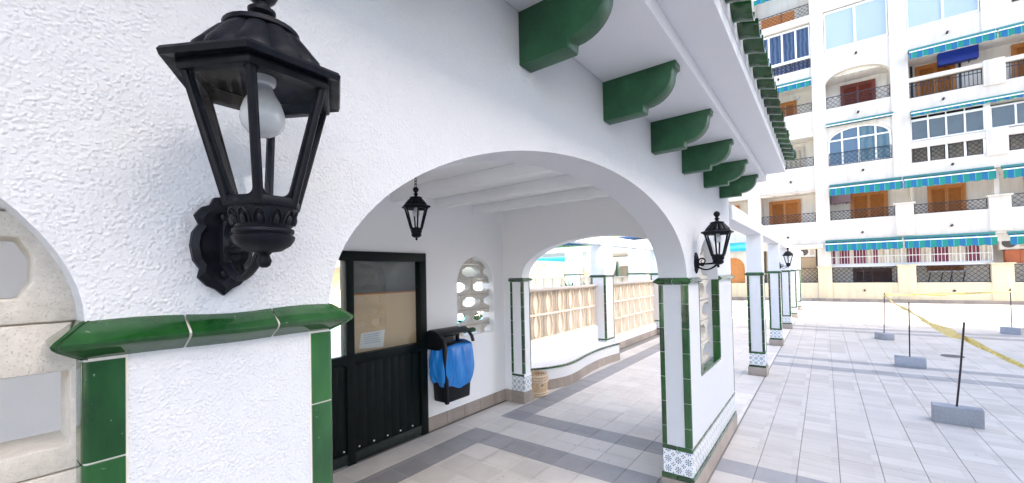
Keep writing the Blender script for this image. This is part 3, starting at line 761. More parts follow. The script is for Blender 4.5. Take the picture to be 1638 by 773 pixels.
# ------------------------------------------------------------------ litter bin on the door wall
bn = thing('litter_bin', 'black wall-mounted litter bin with hood and blue plastic bag', 'bin', (3.3, 3.37, .3))
def taper_box(g, b, tp):
    (x0, x1, y0, y1, z0), (X0, X1, Y0, Y1, z1) = b, tp
    return g.add([(x0, y0, z0), (x1, y0, z0), (x1, y1, z0), (x0, y1, z0), (X0, Y0, z1), (X1, Y0, z1), (X1, Y1, z1), (X0, Y1, z1)],
                 [(0, 3, 2, 1), (4, 5, 6, 7), (0, 1, 5, 4), (1, 2, 6, 5), (2, 3, 7, 6), (3, 0, 4, 7)])
taper_box(G(), (3.12, 3.49, 3.265, 3.47, .325), (3.09, 3.52, 3.24, 3.48, .93)).obj('body', 'bin_plastic', bn, bevel=.02, smooth='auto', seg=3)
box('wall_bracket', 3.17, 3.44, 3.465, 3.499, .40, 1.05, 'bin_plastic', bn, .005)
G().prism([(3.085, .33), (3.125, .33), (3.105, .96), (3.06, .96)], 'y', 3.225, 3.262).obj('post', 'bin_plastic', bn, bevel=.006, smooth='auto')
hd = G(); prof = [(3.49, .93), (3.49, 1.085), (3.44, 1.105), (3.36, 1.10), (3.29, 1.065), (3.235, 1.01), (3.215, .945), (3.235, .945), (3.255, 1.0), (3.30, 1.045), (3.37, 1.075), (3.46, 1.075), (3.46, .93)]
hd.prism(prof, 'x', 3.05, 3.10); hd.prism(prof, 'x', 3.49, 3.53)
hd.prism([(3.49, 1.0), (3.49, 1.09), (3.44, 1.111), (3.36, 1.106), (3.29, 1.071), (3.283, 1.05), (3.36, 1.085), (3.44, 1.09), (3.46, 1.0)], 'x', 3.045, 3.535)
G_side = G().prism([(3.24, .94), (3.26, 1.02), (3.36, 1.09), (3.48, 1.09), (3.48, .90), (3.3, .90)], 'x', 3.048, 3.062)
hd.obj('hood', 'bin_plastic', bn, bevel=.006, smooth='auto'); G_side.obj('hood_side', 'bin_plastic', bn, bevel=.003)
bgm = G(); nA, nZ = 72, 16; vs_ = []; rnd = random.Random(3)
ph = [rnd.uniform(0, 6.28) for _ in range(12)]
for j in range(nZ + 1):
    u = j / nZ; z = .945 - u * (.425)
    for i in range(nA):
        a = 2 * math.pi * i / nA; ca, sa = math.cos(a), math.sin(a)
        k_ = (abs(ca) ** 5 + abs(sa) ** 5) ** (-1 / 5)
        bulge = .028 * math.sin(math.pi * min(1, u * 1.05)) ** .8 + .010
        fold = .007 * math.sin(4 * a + ph[0] + 3 * u + 1.5 * math.sin(2 * a)) * (.4 + u) + .004 * math.sin(9 * a + ph[1] - 6 * u + 2 * math.sin(3 * a + ph[3])) + .0025 * math.sin(19 * a + ph[2] + 9 * u + 2 * math.sin(5 * a))
        hx, hy = .215 + bulge + fold, .122 + bulge * .9 + fold
        if u > .9: hx -= .012 * (u - .9) / .1; hy -= .012 * (u - .9) / .1
        dz = (.025 * math.sin(2 * a + 1.0) + .012 * math.sin(5 * a)) * u - .03 * u * (1 if sa < 0 else 0)
        if j == 0: dz = .012 * math.sin(3 * a + .5)
        vs_.append((3.305 + hx * ca * k_, 3.362 + hy * sa * k_, z + dz))
fs = [(j * nA + i, j * nA + (i + 1) % nA, (j + 1) * nA + (i + 1) % nA, (j + 1) * nA + i) for j in range(nZ) for i in range(nA)]
b0 = len(vs_)
for i in range(nA):
    a = 2 * math.pi * i / nA; ca, sa = math.cos(a), math.sin(a); k_ = (abs(ca) ** 5 + abs(sa) ** 5) ** (-1 / 5)
    vs_.append((3.305 + .19 * ca * k_, 3.362 + .10 * sa * k_, .88 + .01 * math.sin(5 * a)))
fs += [(b0 + i, b0 + (i + 1) % nA, (i + 1) % nA, i) for i in range(nA)] + [tuple(b0 + i for i in range(nA))]
for i, v in enumerate(vs_): vs_[i] = (v[0], min(v[1], 3.492), v[2])
bgm.add(vs_, fs).obj('bin_bag', 'bag', bn, smooth=True)

# ------------------------------------------------------------------ woven basket planter
bk = thing('basket', 'round woven straw basket on the floor by the inner pillar', 'basket', (4.86, 3.27, 0))
bc = (4.865, 3.275)
bkm = lambda a, i: 1 + .012 * math.cos(16 * a)
G().lathe([(.118, 0), (.128, .01), (.142, .06), (.150, .13), (.150, .19), (.143, .25), (.138, .29), (.125, .29), (.128, .24), (.12, .05)], (*bc, 0), 64, bkm).obj('body', 'wicker', bk, smooth='auto')
for z, r_ in ((.022, .139), (.055, .149), (.205, .156), (.235, .152), (.278, .147)):
    g = G(); g.tube([(bc[0] + (r_ + .003 * math.cos(12 * a)) * math.cos(a), bc[1] + (r_ + .003 * math.cos(12 * a)) * math.sin(a), z) for a in [2 * math.pi * i / 72 for i in range(73)]], .0125, 8, False)
    g.obj('band', 'wicker_light', bk, smooth=True)
for i in range(22):
    a = 2 * math.pi * i / 22; g = G()
    q0 = Vector((bc[0] + .139 * math.cos(a), bc[1] + .139 * math.sin(a), .28)); a2 = a + .14; q2 = Vector((bc[0] + .139 * math.cos(a2), bc[1] + .139 * math.sin(a2), .28))
    mid = (q0 + q2) / 2 + Vector((0, 0, .034)); g.tube([q0, q0.lerp(mid, .7) + Vector((0, 0, .006)), mid, q2.lerp(mid, .7) + Vector((0, 0, .006)), q2], .007, 6); g.obj('rim_loop', 'wicker_light', bk, smooth=True)
for a0 in (-2.15, 1.0):
    g = G(); cpt = Vector((bc[0] + .160 * math.cos(a0), bc[1] + .160 * math.sin(a0), .165)); et = Vector((-math.sin(a0), math.cos(a0), 0))
    g.tube([cpt + et * (.034 * math.cos(u)) + Vector((0, 0, .034 * math.sin(u))) for u in [2 * math.pi * i / 20 for i in range(21)]], .011, 7, False); g.obj('handle_ring', 'wicker_light', bk, smooth=True)

# ------------------------------------------------------------------ pergola columns
def column(name, loc, label, group, wx=.24, wy=.215, top_=2.25):
    """near-left corner frame: local x 0..wx, y 0..wy"""
    t = empty(name, (0, 0, 0))
    box('shaft', 0, wx, 0, wy, .345, top_, 'outer_paint', t, .004)
    for i in range(7):
        for (x, y, sx, sy) in ((0, 0, 1, 1), (0, wy, 1, -1), (wx, 0, -1, 1), (wx, wy, -1, -1)): corner_trim(x, y, sx, sy, JT[i + 1], JT[i], t, .030, .030, proud=.005)
    for (p0, p1, nr) in (((0, wy), (0, 0), (-1, 0)), ((0, 0), (wx, 0), (0, -1)), ((wx, 0), (wx, wy), (1, 0)), ((wx, wy), (0, wy), (0, 1))):
        cap_piece(p0, p1, nr, 1, 1, parent=t)
    box('trim_tile', -.006, wx + .006, -.006, wy + .006, .348, .380, 'green_glaze', t, .004)
    box('patterned_tile', -.002, wx + .002, -.002, wy + .002, .166, .3485, 'azulejo', t)
    box('trim_tile', -.010, wx + .010, -.010, wy + .010, .132, .1665, 'green_glaze', t, .004)
    box('base', -.022, wx + .022, -.022, wy + .022, .0, .1325, 'skirting', t, .003)
    t.location = loc; tag(t, label, 'column', group); return t
g1 = 'outer pergola columns'
c1 = column('pergola_column', (7.64, .795, 0), 'white pergola column with dark green edging, nearest of the outer row', g1)
names = ['second outer pergola column from the arcade, carrying a wall lantern', 'third outer pergola column from the arcade', 'fourth outer pergola column from the arcade, out in the sun', 'farthest outer pergola column before the apartment block']
for k in range(1, 5): tag(copy_tree(c1, None, (7.64 + 3.17 * k, .795, 0)), names[k - 1])
bm_ = G().box(5.05, 23.4, .79, 1.015, 2.25, 2.415)
tag(bm_.obj('pergola_beam', 'outer_paint', bevel=.006, smooth='auto'), 'long white pergola beam over the outer row of columns', 'beam')
# inner row along the low screen walls
g2 = 'inner pergola columns'
ci = column('pergola_column', (7.66, 3.48, 0), 'white pergola column with green edging at the end of the tiled bench', g2, .40, .30)
tag(copy_tree(ci, None, (11.25, 3.48, 0)), 'inner pergola column at the far end of the second screen wall')
tag(copy_tree(ci, None, (14.85, 3.48, 0)), 'third inner pergola column, beyond the second screen wall')
tag(G().box(4.61, 15.3, 3.50, 3.74, 2.25, 2.42).obj('pergola_beam', 'outer_paint', bevel=.006, smooth='auto'), 'white pergola beam over the screen walls and bench', 'beam')
# ------------------------------------------------------------------ low screen walls with oval-pattern panels
def oval_block(w_, h_, d):
    g = G(); hw, hh = w_ / 2, h_ / 2; t_ = .016; n = 12
    # bars: border, two bowed ribs forming an oval, one upright at each side
    g.box(-hw, hw, -d / 2, d / 2, -hh, -hh + t_); g.box(-hw, hw, -d / 2, d / 2, hh - t_, hh)
    for s_ in (-1, 1):
        L_ = []; R_ = []
        for i in range(n + 1):
            u = i / n; z = -hh + t_ + (h_ - 2 * t_) * u; x = s_ * (w_ * .13 + w_ * .12 * math.sin(math.pi * u)); L_.append((x - .010, z)); R_.append((x + .010, z))
        poly = L_ + R_[::-1]
        for i in range(n): g.prism([L_[i], R_[i], R_[i + 1], L_[i + 1]], 'y', -d / 2, d / 2)
        g.box(s_ * hw - .011, s_ * hw + .011, -d / 2, d / 2, -hh + t_, hh - t_)
        for i in range(n): 
            u0, u1 = i / n, (i + 1) / n; zf = lambda u: -hh + t_ + (h_ - 2 * t_) * u; xf = lambda u: s_ * (hw - .028 - .012 + .030 * 0 - w_ * .06 * math.sin(math.pi * u) * -.4)
            g.prism([(xf(u0) - .007, zf(u0)), (xf(u0) + .007, zf(u0)), (xf(u1) + .007, zf(u1)), (xf(u1) - .007, zf(u1))], 'y', -d / 2, d / 2)
    return g
_ob = {}
def screen_wall(name, x0, x1, y, zb, zt, rows, label, plinth_skirt, axis='x'):
    t = thing(name, label, 'wall', ((x0 + x1) / 2, y, 0) if axis == 'x' else (y, (x0 + x1) / 2, 0))
    def bx(nm, a0, a1, d0, d1, z0, z1, mt, bev=0):
        return box(nm, a0, a1, y + d0, y + d1, z0, z1, mt, t, bev) if axis == 'x' else box(nm, y + d0, y + d1, a0, a1, z0, z1, mt, t, bev)
    bx('plinth', x0, x1, -.01, .17, 0, zb, 'outer_paint'); bx('coping', x0, x1, -.025, .185, zt, zt + .04, 'coping', .006)
    bx('panel_back', x0, x1, .085, .10, zb, zt, 'panel_block')
    n = max(1, round((x1 - x0) / .40)); w_ = (x1 - x0) / n; h_ = (zt - zb) / rows
    k = (round(w_, 3), round(h_, 3), axis)
    for r_ in range(rows):
        for i in range(n):
            c = (x0 + w_ * (i + .5), y + .066, zb + h_ * (r_ + .5)) if axis == 'x' else (y + .066, x0 + w_ * (i + .5), zb + h_ * (r_ + .5))
            if k not in _ob:
                g = oval_block(w_, h_, .036)
                if axis == 'y': g.v = [Vector((v.y, v.x, v.z)) for v in g.v]
                o = g.obj('screen_block', 'panel_block', t, loc=c); _ob[k] = o.data
            else: link('screen_block', _ob[k], t, c)
    if plinth_skirt and axis == 'x': hband(x0, y - .01, x1, y - .01, 0, .15, .012, 'skirting', 'skirting_tile', max(1, round((x1 - x0) / .33)), parent=t)
    return t
screen_wall('screen_wall', 4.61, 7.66, 3.66, .64, 1.42, 2, 'low wall of beige oval-pattern screen blocks behind the tiled bench', False)
screen_wall('screen_wall', 8.06, 11.25, 3.66, .30, 1.42, 3, 'low wall of beige screen blocks, three rows, beyond the bench column', True)
screen_wall('screen_wall', 11.65, 14.85, 3.66, .30, 1.42, 3, 'farthest low screen wall along the inner pergola row', True)
# ------------------------------------------------------------------ tiled bench with a waving front
bench = thing('bench', 'white built-in bench with wavy green-edged front and grey tile skirting', 'bench', (6.2, 3.4, 0))
ctl = [(4.66, 3.60), (4.90, 3.45), (5.18, 3.265), (5.50, 3.16), (5.85, 3.165), (6.2, 3.215), (6.6, 3.255), (7.0, 3.262), (7.35, 3.235), (7.62, 3.20)]
def catmull(P, n):
    out = []
    for i in range(len(P) - 1):
        p0, p1, p2, p3 = P[max(0, i - 1)], P[i], P[i + 1], P[min(len(P) - 1, i + 2)]
        for j in range(n):
            t = j / n; out.append(tuple(.5 * ((2 * p1[k]) + (-p0[k] + p2[k]) * t + (2 * p0[k] - 5 * p1[k] + 4 * p2[k] - p3[k]) * t * t + (-p0[k] + 3 * p1[k] - 3 * p2[k] + p3[k]) * t ** 3) for k in (0, 1)))
    out.append(tuple(P[-1])); return out
cv_ = catmull(ctl, 5)
G().prism(cv_ + [(7.64, 3.655), (4.62, 3.655)], 'z', 0, .325).obj('seat', 'outer_paint', bench, bevel=.004)
for i in range(len(cv_) - 1):
    a, b = Vector(cv_[i]), Vector(cv_[i + 1]); d = (b - a); L = d.length; d.normalize(); nr = Vector((d.y, -d.x)); ang = math.atan2(d.y, d.x)
    mid = (a + b) / 2
    o = G().box(-L / 2 + .001, L / 2 - .001, -.02, .028, -.014, .014).obj('edge_tile', 'green_glaze', bench, bevel=.008, smooth='auto', loc=(mid.x, mid.y, .317)); o.rotation_euler = (0, 0, ang)
    if i % 2 == 0 and i + 2 < len(cv_) + 1:
        b2 = Vector(cv_[min(i + 2, len(cv_) - 1)]); d2 = b2 - a; L2 = d2.length; m2 = (a + b2) / 2 + Vector((d2.y, -d2.x)).normalized() * .003
        o = G().box(-L2 / 2 + .001, L2 / 2 - .001, -.008, .02, 0, .145).obj('skirting_tile', 'skirting', bench, bevel=.0015, loc=(m2.x, m2.y, 0)); o.rotation_euler = (0, 0, math.atan2(d2.y, d2.x))

# ------------------------------------------------------------------ barrier posts and tape
def post(loc, w_, d, h, rz, lean, label):
    tall = lean[2]; t = thing('barrier_post', label, 'barrier', loc, 'rods in concrete blocks'); 
    g = G().box(-w_ / 2, w_ / 2, -d / 2, d / 2, 0, h)
    b = g.obj('concrete_block', 'concrete', t, bevel=.006, smooth='auto'); b.location = (0, 0, 0)
    me = b.data
    rn = random.Random(int(loc[0] * 10))
    for v in me.vertices: v.co += Vector((rn.uniform(-.004, .004), rn.uniform(-.004, .004), rn.uniform(-.006, .006) if v.co.z > .05 else 0))
    top_ = Vector((lean[0], lean[1], tall))
    r_ = G().tube([(0, 0, h - .02), top_ * .5 + Vector((0, 0, h * .25)), top_], .009, 8).obj('rod', 'rod', t, smooth='auto'); r_.location = (0, 0, 0)
    b.rotation_euler = (0, 0, rz); return Vector(loc) + top_
pt1 = post((6.42, -1.085, 0), .15, .375, .185, R(-3), (.02, -.085, 1.085), 'leaning rod in a grey concrete block, nearest to the camera')
pt2 = post((9.62, -1.10, 0), .16, .38, .165, R(-2), (0, -.015, 1.085), 'upright rod in a long concrete block, second from the camera')
pt3 = post((12.95, -1.06, 0), .34, .20, .15, R(28), (0, -.03, 1.075), 'thin rod in a squat concrete block turned cornerwise, third from the camera')
pt4 = post((15.25, -3.56, 0), .34, .19, .165, R(60), (.0, -.0, 1.10), 'farthest thin rod in a concrete block at the right edge')
def tape_run(pts, label, w_=.05, seed=1, sag=.05, bunch=None):
    rn = random.Random(seed); vs_ = []; n = 0
    for i in range(len(pts) - 1):
        a, b = Vector(pts[i]), Vector(pts[i + 1]); m_ = 28; d = (b - a); d.z = 0; d.normalize(); sd = Vector((d.y, -d.x, 0))
        for j in range(m_ + (1 if i == len(pts) - 2 else 0)):
            u = j / m_; p = a.lerp(b, u); p.z -= sag * math.sin(math.pi * u) * (b - a).length / 3
            tw = .35 * math.sin(u * 7 + i * 2 + seed) + .25 * math.sin(u * 15 + seed); ww = w_ * (.85 + .2 * math.sin(u * 11 + i + seed))
            if bunch and i in bunch: ww *= 1 + bunch[i] * u
            off = Vector((0, 0, 1)) * math.cos(tw) + sd * math.sin(tw)
            for q in range(5): vs_.append(p + off * ww * (q / 4 - .5) + sd * .008 * math.sin(q * 2.2 + u * 25))
            n += 1
    fs = [(i * 5 + q, i * 5 + q + 1, (i + 1) * 5 + q + 1, (i + 1) * 5 + q) for i in range(n - 1) for q in range(4)]
    return tag(G().add(vs_, fs).obj('barrier_tape', 'tape', smooth=True, fixn=False), label, 'tape')
dz = Vector((0, 0, .04))
tape_run([pt3 - dz, pt4 - dz * 1.5], 'yellow barrier tape stretched across to the farthest rod', .075, 3, .03)
tape_run([pt3 - dz, pt2 - Vector((0, 0, .14)), pt1 - Vector((0, 0.0, .17)), (4.9, -1.75, .60), (3.0, -2.75, .35)], 'twisted yellow barrier tape running from rod to rod towards the camera', .055, 5, .04, {1: 1.0})

# ------------------------------------------------------------------ apartment block across the plaza
XF, XR = 26.2, 27.55
apt = thing('apartment_building', 'tall white apartment block with balconies, wooden shutters and teal striped awnings', 'building', (27, 0, 0))
def ab(nm, y0, y1, z0, z1, mat='facade', x0=XF, x1=XF + .28, bev=0, parent=None): return box(nm, x0, x1, min(y0, y1), max(y0, y1), z0, z1, mat, parent or apt, bev)
PIERS = [(-.28, .28), (2.70, 3.30), (5.70, 6.30), (8.70, 9.30), (11.7, 12.3)]
for y0, y1 in PIERS:
    ab('pier', y0, y1, 1.72 if y0 > 0 and y0 < 2 else 0, 17.5, x0=XF - .03, x1=XR)
ab('pier', -3.32, -2.70, 5.66, 17.5, x0=XF - .03, x1=XR)
ab('pier', -6.25, -5.62, 11.55, 17.5, x0=XF - .025, x1=XR)
ab('pier', -12.2, -8.6, 0, 17.5, x0=XF - .02, x1=XR)
# rear wall of the balconies, floor slabs
ab('rear_wall', -12.2, 12.3, 0, 17.5, 'recess_wall', XR, XR + .3)
for z in (2.76, 5.63, 8.5, 11.3, 14.42):
    ab('floor_slab', -8.6, 11.7, z, z + .22, 'recess_wall', XF + .26, XR)
# ground parapet; its cream colour holds the warm bounce off the sunlit ground
ab('parapet', -8.6, 11.7, .15, .93, 'facade_cream', XF + .0, XF + .25)
ab('parapet_skirting', -12.3, 12.4, 0, .15, 'skirting', XF - .035, XF + .26)
for y0, y1 in ((-.28, .28), (-3.32, -2.70), (-6.25, -5.62), (2.70, 3.3)):
    ab('parapet_pillar', y0, y1, .152, 1.70, 'facade_cream', XF - .045, XF + .33, .01)
    ab('pillar_cap', y0 - .05, y1 + .05, 1.70, 1.755, 'facade_cream', XF - .09, XF + .38, .01)
for y0, y1 in ((-3.32, -2.70), (-6.25, -5.62)):
    ab('parapet_pillar', y0, y1, 3.1, 4.55, 'facade', XF - .05, XF + .33, .01); ab('pillar_cap', y0 - .06, y1 + .06, 4.55, 4.62, 'facade', XF - .1, XF + .4, .01)
for z0, z1 in ((6.28, 7.40), (9.25, 10.36)): ab('parapet_pillar', -6.25, -5.62, z0, z1, 'facade', XF - .05, XF + .33, .01)
def lattice(y0, y1, z0, z1, x=XF + .1, step=.2, rod=.0075, rails=True, mat='iron', mid=True):
    g = G(); H_ = z1 - z0; L = y1 - y0
    def clip(a, b):
        # clip a segment to the rectangle
        t0, t1 = 0, 1; dy, dz_ = b[0] - a[0], b[1] - a[1]
        for p, q in ((-dy, a[0] - y0), (dy, y1 - a[0]), (-dz_, a[1] - z0), (dz_, z1 - a[1])):
            if p == 0:
                if q < 0: return None
            else:
                r_ = q / p
                if p < 0: t0 = max(t0, r_)
                else: t1 = min(t1, r_)
        if t1 - t0 < .02: return None
        return (a[0] + dy * t0, a[1] + dz_ * t0), (a[0] + dy * t1, a[1] + dz_ * t1)
    k = y0 - H_
    while k < y1:
        for s_ in (0, 1):
            a, b = ((k, z0), (k + H_, z1)) if s_ == 0 else ((k, z1), (k + H_, z0))
            c = clip(a, b)
            if c: g.tube([(x + .004 * s_, c[0][0], c[0][1]), (x + .004 * s_, c[1][0], c[1][1])], rod, 4)
        k += step
    if rails:
        for z in (z0 + .01, z1 - .01): g.box(x - .015, x + .015, y0, y1, z - .014, z + .014)
        n = max(1, round(L / 1.2))
        for i in range(n + 1):
            y = y0 + .012 + (L - .024) * i / n; g.box(x - .012, x + .012, y - .012, y + .012, z0, z1)
    return g.obj('railing', mat, apt)
def bars(y0, y1, z0, z1, x=XF + .1, step=.12, mat='iron', rod=.01):
    g = G(); n = int((y1 - y0) / step)
    for i in range(n + 1):
        y = y0 + (y1 - y0) * i / n; g.box(x - rod, x + rod, y - rod, y + rod, z0, z1)
    for z in (z0 + .02, z1 - .16, z1 - .02): g.box(x - .016, x + .016, y0, y1, z - .014, z + .014)
    return g.obj('railing', mat, apt)
_slat = {}
def shutter(y0, y1, z0, z1, mat='wood', fmat='wood_frame', x=XR, leaves=2):
    d = G(); 
    d.box(x - .10, x, y0, y0 + .09, z0, z1).box(x - .10, x, y1 - .09, y1, z0, z1).box(x - .101, x, y0, y1, z1 - .09, z1)
    s_ = d.obj('shutter_door', fmat, apt); w_ = (y1 - y0 - .18) / leaves
    for i in range(leaves):
        a = y0 + .09 + w_ * i; g = G(); b = a + w_
        g.box(x - .075, x - .03, a + .003, a + .06, z0, z1 - .092).box(x - .075, x - .03, b - .06, b - .003, z0, z1 - .092)
        g.box(x - .074, x - .03, a + .06, b - .06, z1 - .17, z1 - .092)
        lf = g.obj('leaf', fmat, s_)
        h = G(); z = z0 + .05
        while z < z1 - .18:
            h.add([(x - .035, a + .06, z + .075), (x - .035, b - .06, z + .075), (x - .066, b - .06, z), (x - .066, a + .06, z)], [(0, 1, 2, 3)]); z += .085
        h.obj('slats', mat, s_, fixn=False); box('leaf_panel', x - .032, x - .02, a + .05, b - .05, z0, z1 - .1, mat, s_)
    return s_
def awning(y0, y1, ztop, drop, out=.35, roll=True, name='awning', x=XF, slope=.12, lip=True):
    """short striped canopy with a scalloped valance"""
    g = G(); n = max(8, int((y1 - y0) / .09)); vs_ = []
    for i in range(n + 1):
        y = y0 + (y1 - y0) * i / n; sc_ = .045 * abs(math.sin((y - y0) * math.pi / .36))
        vs_ += [(x - .01, y, ztop), (x - out, y, ztop - slope), (x - out - .012, y, ztop - slope - drop + .045 - sc_)]
    fs = []
    for i in range(n):
        a, b = 3 * i, 3 * i + 3; fs += [(a, b, b + 1, a + 1), (a + 1, b + 1, b + 2, a + 2)]
    aw = g.add(vs_, fs).obj(name, 'awning', apt, fixn=False)
    if lip: box('front_bar', x - out - .02, x - out + .02, y0, y1, ztop - slope - .01, ztop - slope + .035, 'white_frame', aw)
    box('cassette', x - .09, x - .002, y0, y1, ztop + .005, ztop + .10, 'awning_top', aw)
    return aw
def window(y0, y1, z0, z1, n, pane, x=XF + .06, fw_=.06, backing=None, zsplit=None, divs=None):
    f = G(); xs_ = (x, x + .07)
    f.box(*xs_, y0, y1, z0, z0 + fw_).box(*xs_, y0, y1, z1 - fw_, z1)
    ys_ = divs or [y0 + (y1 - y0) * i / n for i in range(n + 1)]
    for i, y in enumerate(ys_):
        h = fw_ * (.9 if 0 < i < n else 1); f.box(x - .003, x + .073, max(y0, y - h / 2), min(y1, y + h / 2), z0, z1)
    if zsplit: f.box(x - .001, x + .071, y0, y1, zsplit - fw_ / 2, zsplit + fw_ / 2)
    wd = f.obj('window', 'white_frame', apt)
    for i in range(n):
        box('pane', x + .03, x + .036, ys_[i], ys_[i + 1], z0 + .01, z1 - .01, 'far_glass', wd) if backing else None
        box('curtain' if backing else 'panel', x + (.09 if backing else .03), x + (.10 if backing else .04), ys_[i] + .003, ys_[i + 1] - .003, z0 + .012, z1 - .012, backing or pane, wd)
    return wd
def spandrel(y0, y1, z0, z1, mat='facade', d=.03): return ab('spandrel', y0, y1, z0, z1, mat, XF, XF + .25)
def gargoyle(y, z):
    o = G().lathe([(.045, 0), (.045, .12), (.03, .125)], n=8).obj('drain_spout', 'rod', apt, loc=(XF, y, z)); o.rotation_euler = (0, R(-80), 0)
# --- storey 0
lattice(-2.68, -.30, .94, 1.68); lattice(-5.60, -3.34, .94, 1.68); lattice(-8.6, -6.27, .94, 1.68); lattice(.30, 1.45, .94, 1.68)
window(-5.78, -.02, 1.80, 2.62, 12, 'curtain_cream', x=XF + .46)
gb = G(); y = -5.76
while y < -.03: gb.box(XF + .395, XF + .41, y, y + .018, 1.80, 2.62); y += .118
gb.box(XF + .392, XF + .412, -5.78, -.02, 2.18, 2.215); gb.box(XF + .39, XF + .50, -5.78, -.02, 1.70, 1.80)
gb.obj('window_grille', 'white_frame', apt)
for y0, y1 in ((-1.0, -.62), (-1.65, -1.15), (-2.05, -1.9), (-3.55, -2.95 - .15), (-4.45, -3.95), (-.45, -.2), (-5.4, -5.0)):
    ab('curtain', y0, y1, 1.86, 2.58, 'curtain_red', XF + .455, XF + .458)
awning(-2.88, -.06, 2.96, .36, .3); awning(-5.76, -2.94, 2.96, .36, .3); awning(-8.6, -6.1, 2.94, .36, .3)
shutter(-2.62, -1.15, .2, 1.62, 'wood_dark', 'wood_dark'); shutter(-5.05, -3.85, 1.45, 2.6)
ab('ledge', -8.6, 5.7, 2.66, 2.76, 'recess_wall', XF + .26, XF + .5)
# --- storey 1
spandrel(-8.6, -.28, 2.98, 4.05); spandrel(.28, 2.7, 2.92, 4.05); spandrel(3.3, 5.7, 2.92, 4.05); spandrel(6.3, 8.7, 2.92, 4.05); spandrel(9.3, 11.7, 2.92, 4.05)
lattice(-2.68, -.30, 4.06, 4.5, step=.16); lattice(-5.60, -3.34, 4.06, 4.5, step=.16); lattice(-8.6, -6.27, 4.06, 4.6, step=.2); lattice(.30, 2.68, 4.06, 4.52, step=.18); lattice(3.32, 5.68, 4.06, 4.52, step=.18)
lattice(6.32, 8.68, 4.06, 4.6, step=.2); lattice(9.32, 11.68, 4.06, 4.6, step=.2)
shutter(-2.58, -1.14, 3.0, 5.48, 'wood'); shutter(-5.22, -3.98, 3.0, 5.42); shutter(.95, 2.42, 3.0, 5.46); shutter(3.9, 5.3, 3.0, 5.46); shutter(-8.3, -6.95, 3.0, 5.42); shutter(6.8, 8.2, 3.0, 5.46)
awning(-2.95, -.30, 5.72, .38, .3); awning(-5.80, -3.0, 5.72, .38, .3); awning(-8.6, -6.0, 5.70, .38, .3)
ab('side_post', -5.95, -5.80, 4.55, 5.6, 'facade', XF + .02, XF + .2)
ab('divider_wall', -3.45, -3.35, 2.98, 5.63, 'recess_wall', XF + .9, XR)
# --- storey 2
spandrel(-8.6, -3.32, 5.76, 6.40); spandrel(-2.70, -.28, 5.76, 6.76); spandrel(.28, 2.7, 5.56, 6.92); spandrel(3.3, 5.7, 5.56, 6.92); spandrel(6.3, 8.7, 5.56, 6.92); spandrel(9.3, 11.7, 5.56, 6.92)
awin = ell(-1.49, 1.19, 8.03, .58)
G().strip(cosl(-2.70, -.28, 24), lambda y: awin(y), lambda y: 8.72, XF, XF + .25, axis='y').obj('arch_head', 'facade', apt)
wf = G(); outr = [(-2.70, 6.78), (-.28, 6.78)] + [(y, awin(y)) for y in cosl(-.30, -2.68, 20)]
c_ = (-1.49, 7.6); inn = [(c_[0] + (y - c_[0]) * .935, c_[1] + (z - c_[1]) * .93) for y, z in outr]
wf.frame(outr, inn, 'x', XF + .12, XF + .19)
for y in (-2.12, -1.49, -.86): wf.box(XF + .115, XF + .195, y - .035, y + .035, 6.80, awin(y) - .02)
wf.box(XF + .118, XF + .192, -2.68, -.30, 8.0, 8.07)
aw_ = wf.obj('arched_window', 'white_frame', apt)
for y0, y1, mt in ((-2.68, -2.12, 'curtain_cyan'), (-2.12, -1.49, 'curtain_cyan'), (-1.49, -.86, 'blue_panel'), (-.86, -.30, 'blue_panel')):
    G().strip(lin(y0 + .02, y1 - .02, 6), lambda y: 6.8, lambda y: awin(y) - .02, XF + .22, XF + .23, axis='y').obj('curtain', mt, aw_)
    G().strip(lin(y0, y1, 6), lambda y: 6.8, lambda y: awin(y) - .02, XF + .15, XF + .155, axis='y').obj('pane', 'far_glass', aw_)
lattice(-2.66, -.32, 6.78, 7.4, x=XF + .04, step=.22)
awning(-2.75, -.25, 8.80, .06, .16, slope=.05); 
for k in range(4):
    y0 = -5.60 + k * .565; lattice(y0 + .05, y0 + .515, 6.42, 7.04, step=.2); ab('grille_post', y0 - .02, y0 + .05, 6.40, 7.06, 'white_frame', XF + .06, XF + .14)
lattice(-8.5, -6.3, 6.42, 7.04, step=.2)
for y0, y1 in ((-5.62, -3.32), (-8.6, -6.25)): ab('ledge', y0, y1, 7.06, 7.36, 'facade', XF - .02, XF + .25)
window(-5.62, -3.34, 7.40, 8.36, 4, None, x=XF + .08, backing='blind'); window(-5.62, -3.34, 8.36, 8.56, 4, None, x=XF + .082, fw_=.04, backing='wood_dark')
window(-8.6, -5.80, 7.42, 8.38, 4, None, x=XF + .08, backing='blind'); ab('side_post', -5.80, -5.62, 7.38, 8.6, 'white_frame', XF + .04, XF + .2)
awning(-8.6, -3.33, 8.66, .14, .2, slope=.05)
shutter(.7, 2.5, 5.9, 8.3, 'curtain_cream', 'facade'); lattice(.30, 2.68, 6.94, 7.4, step=.18)
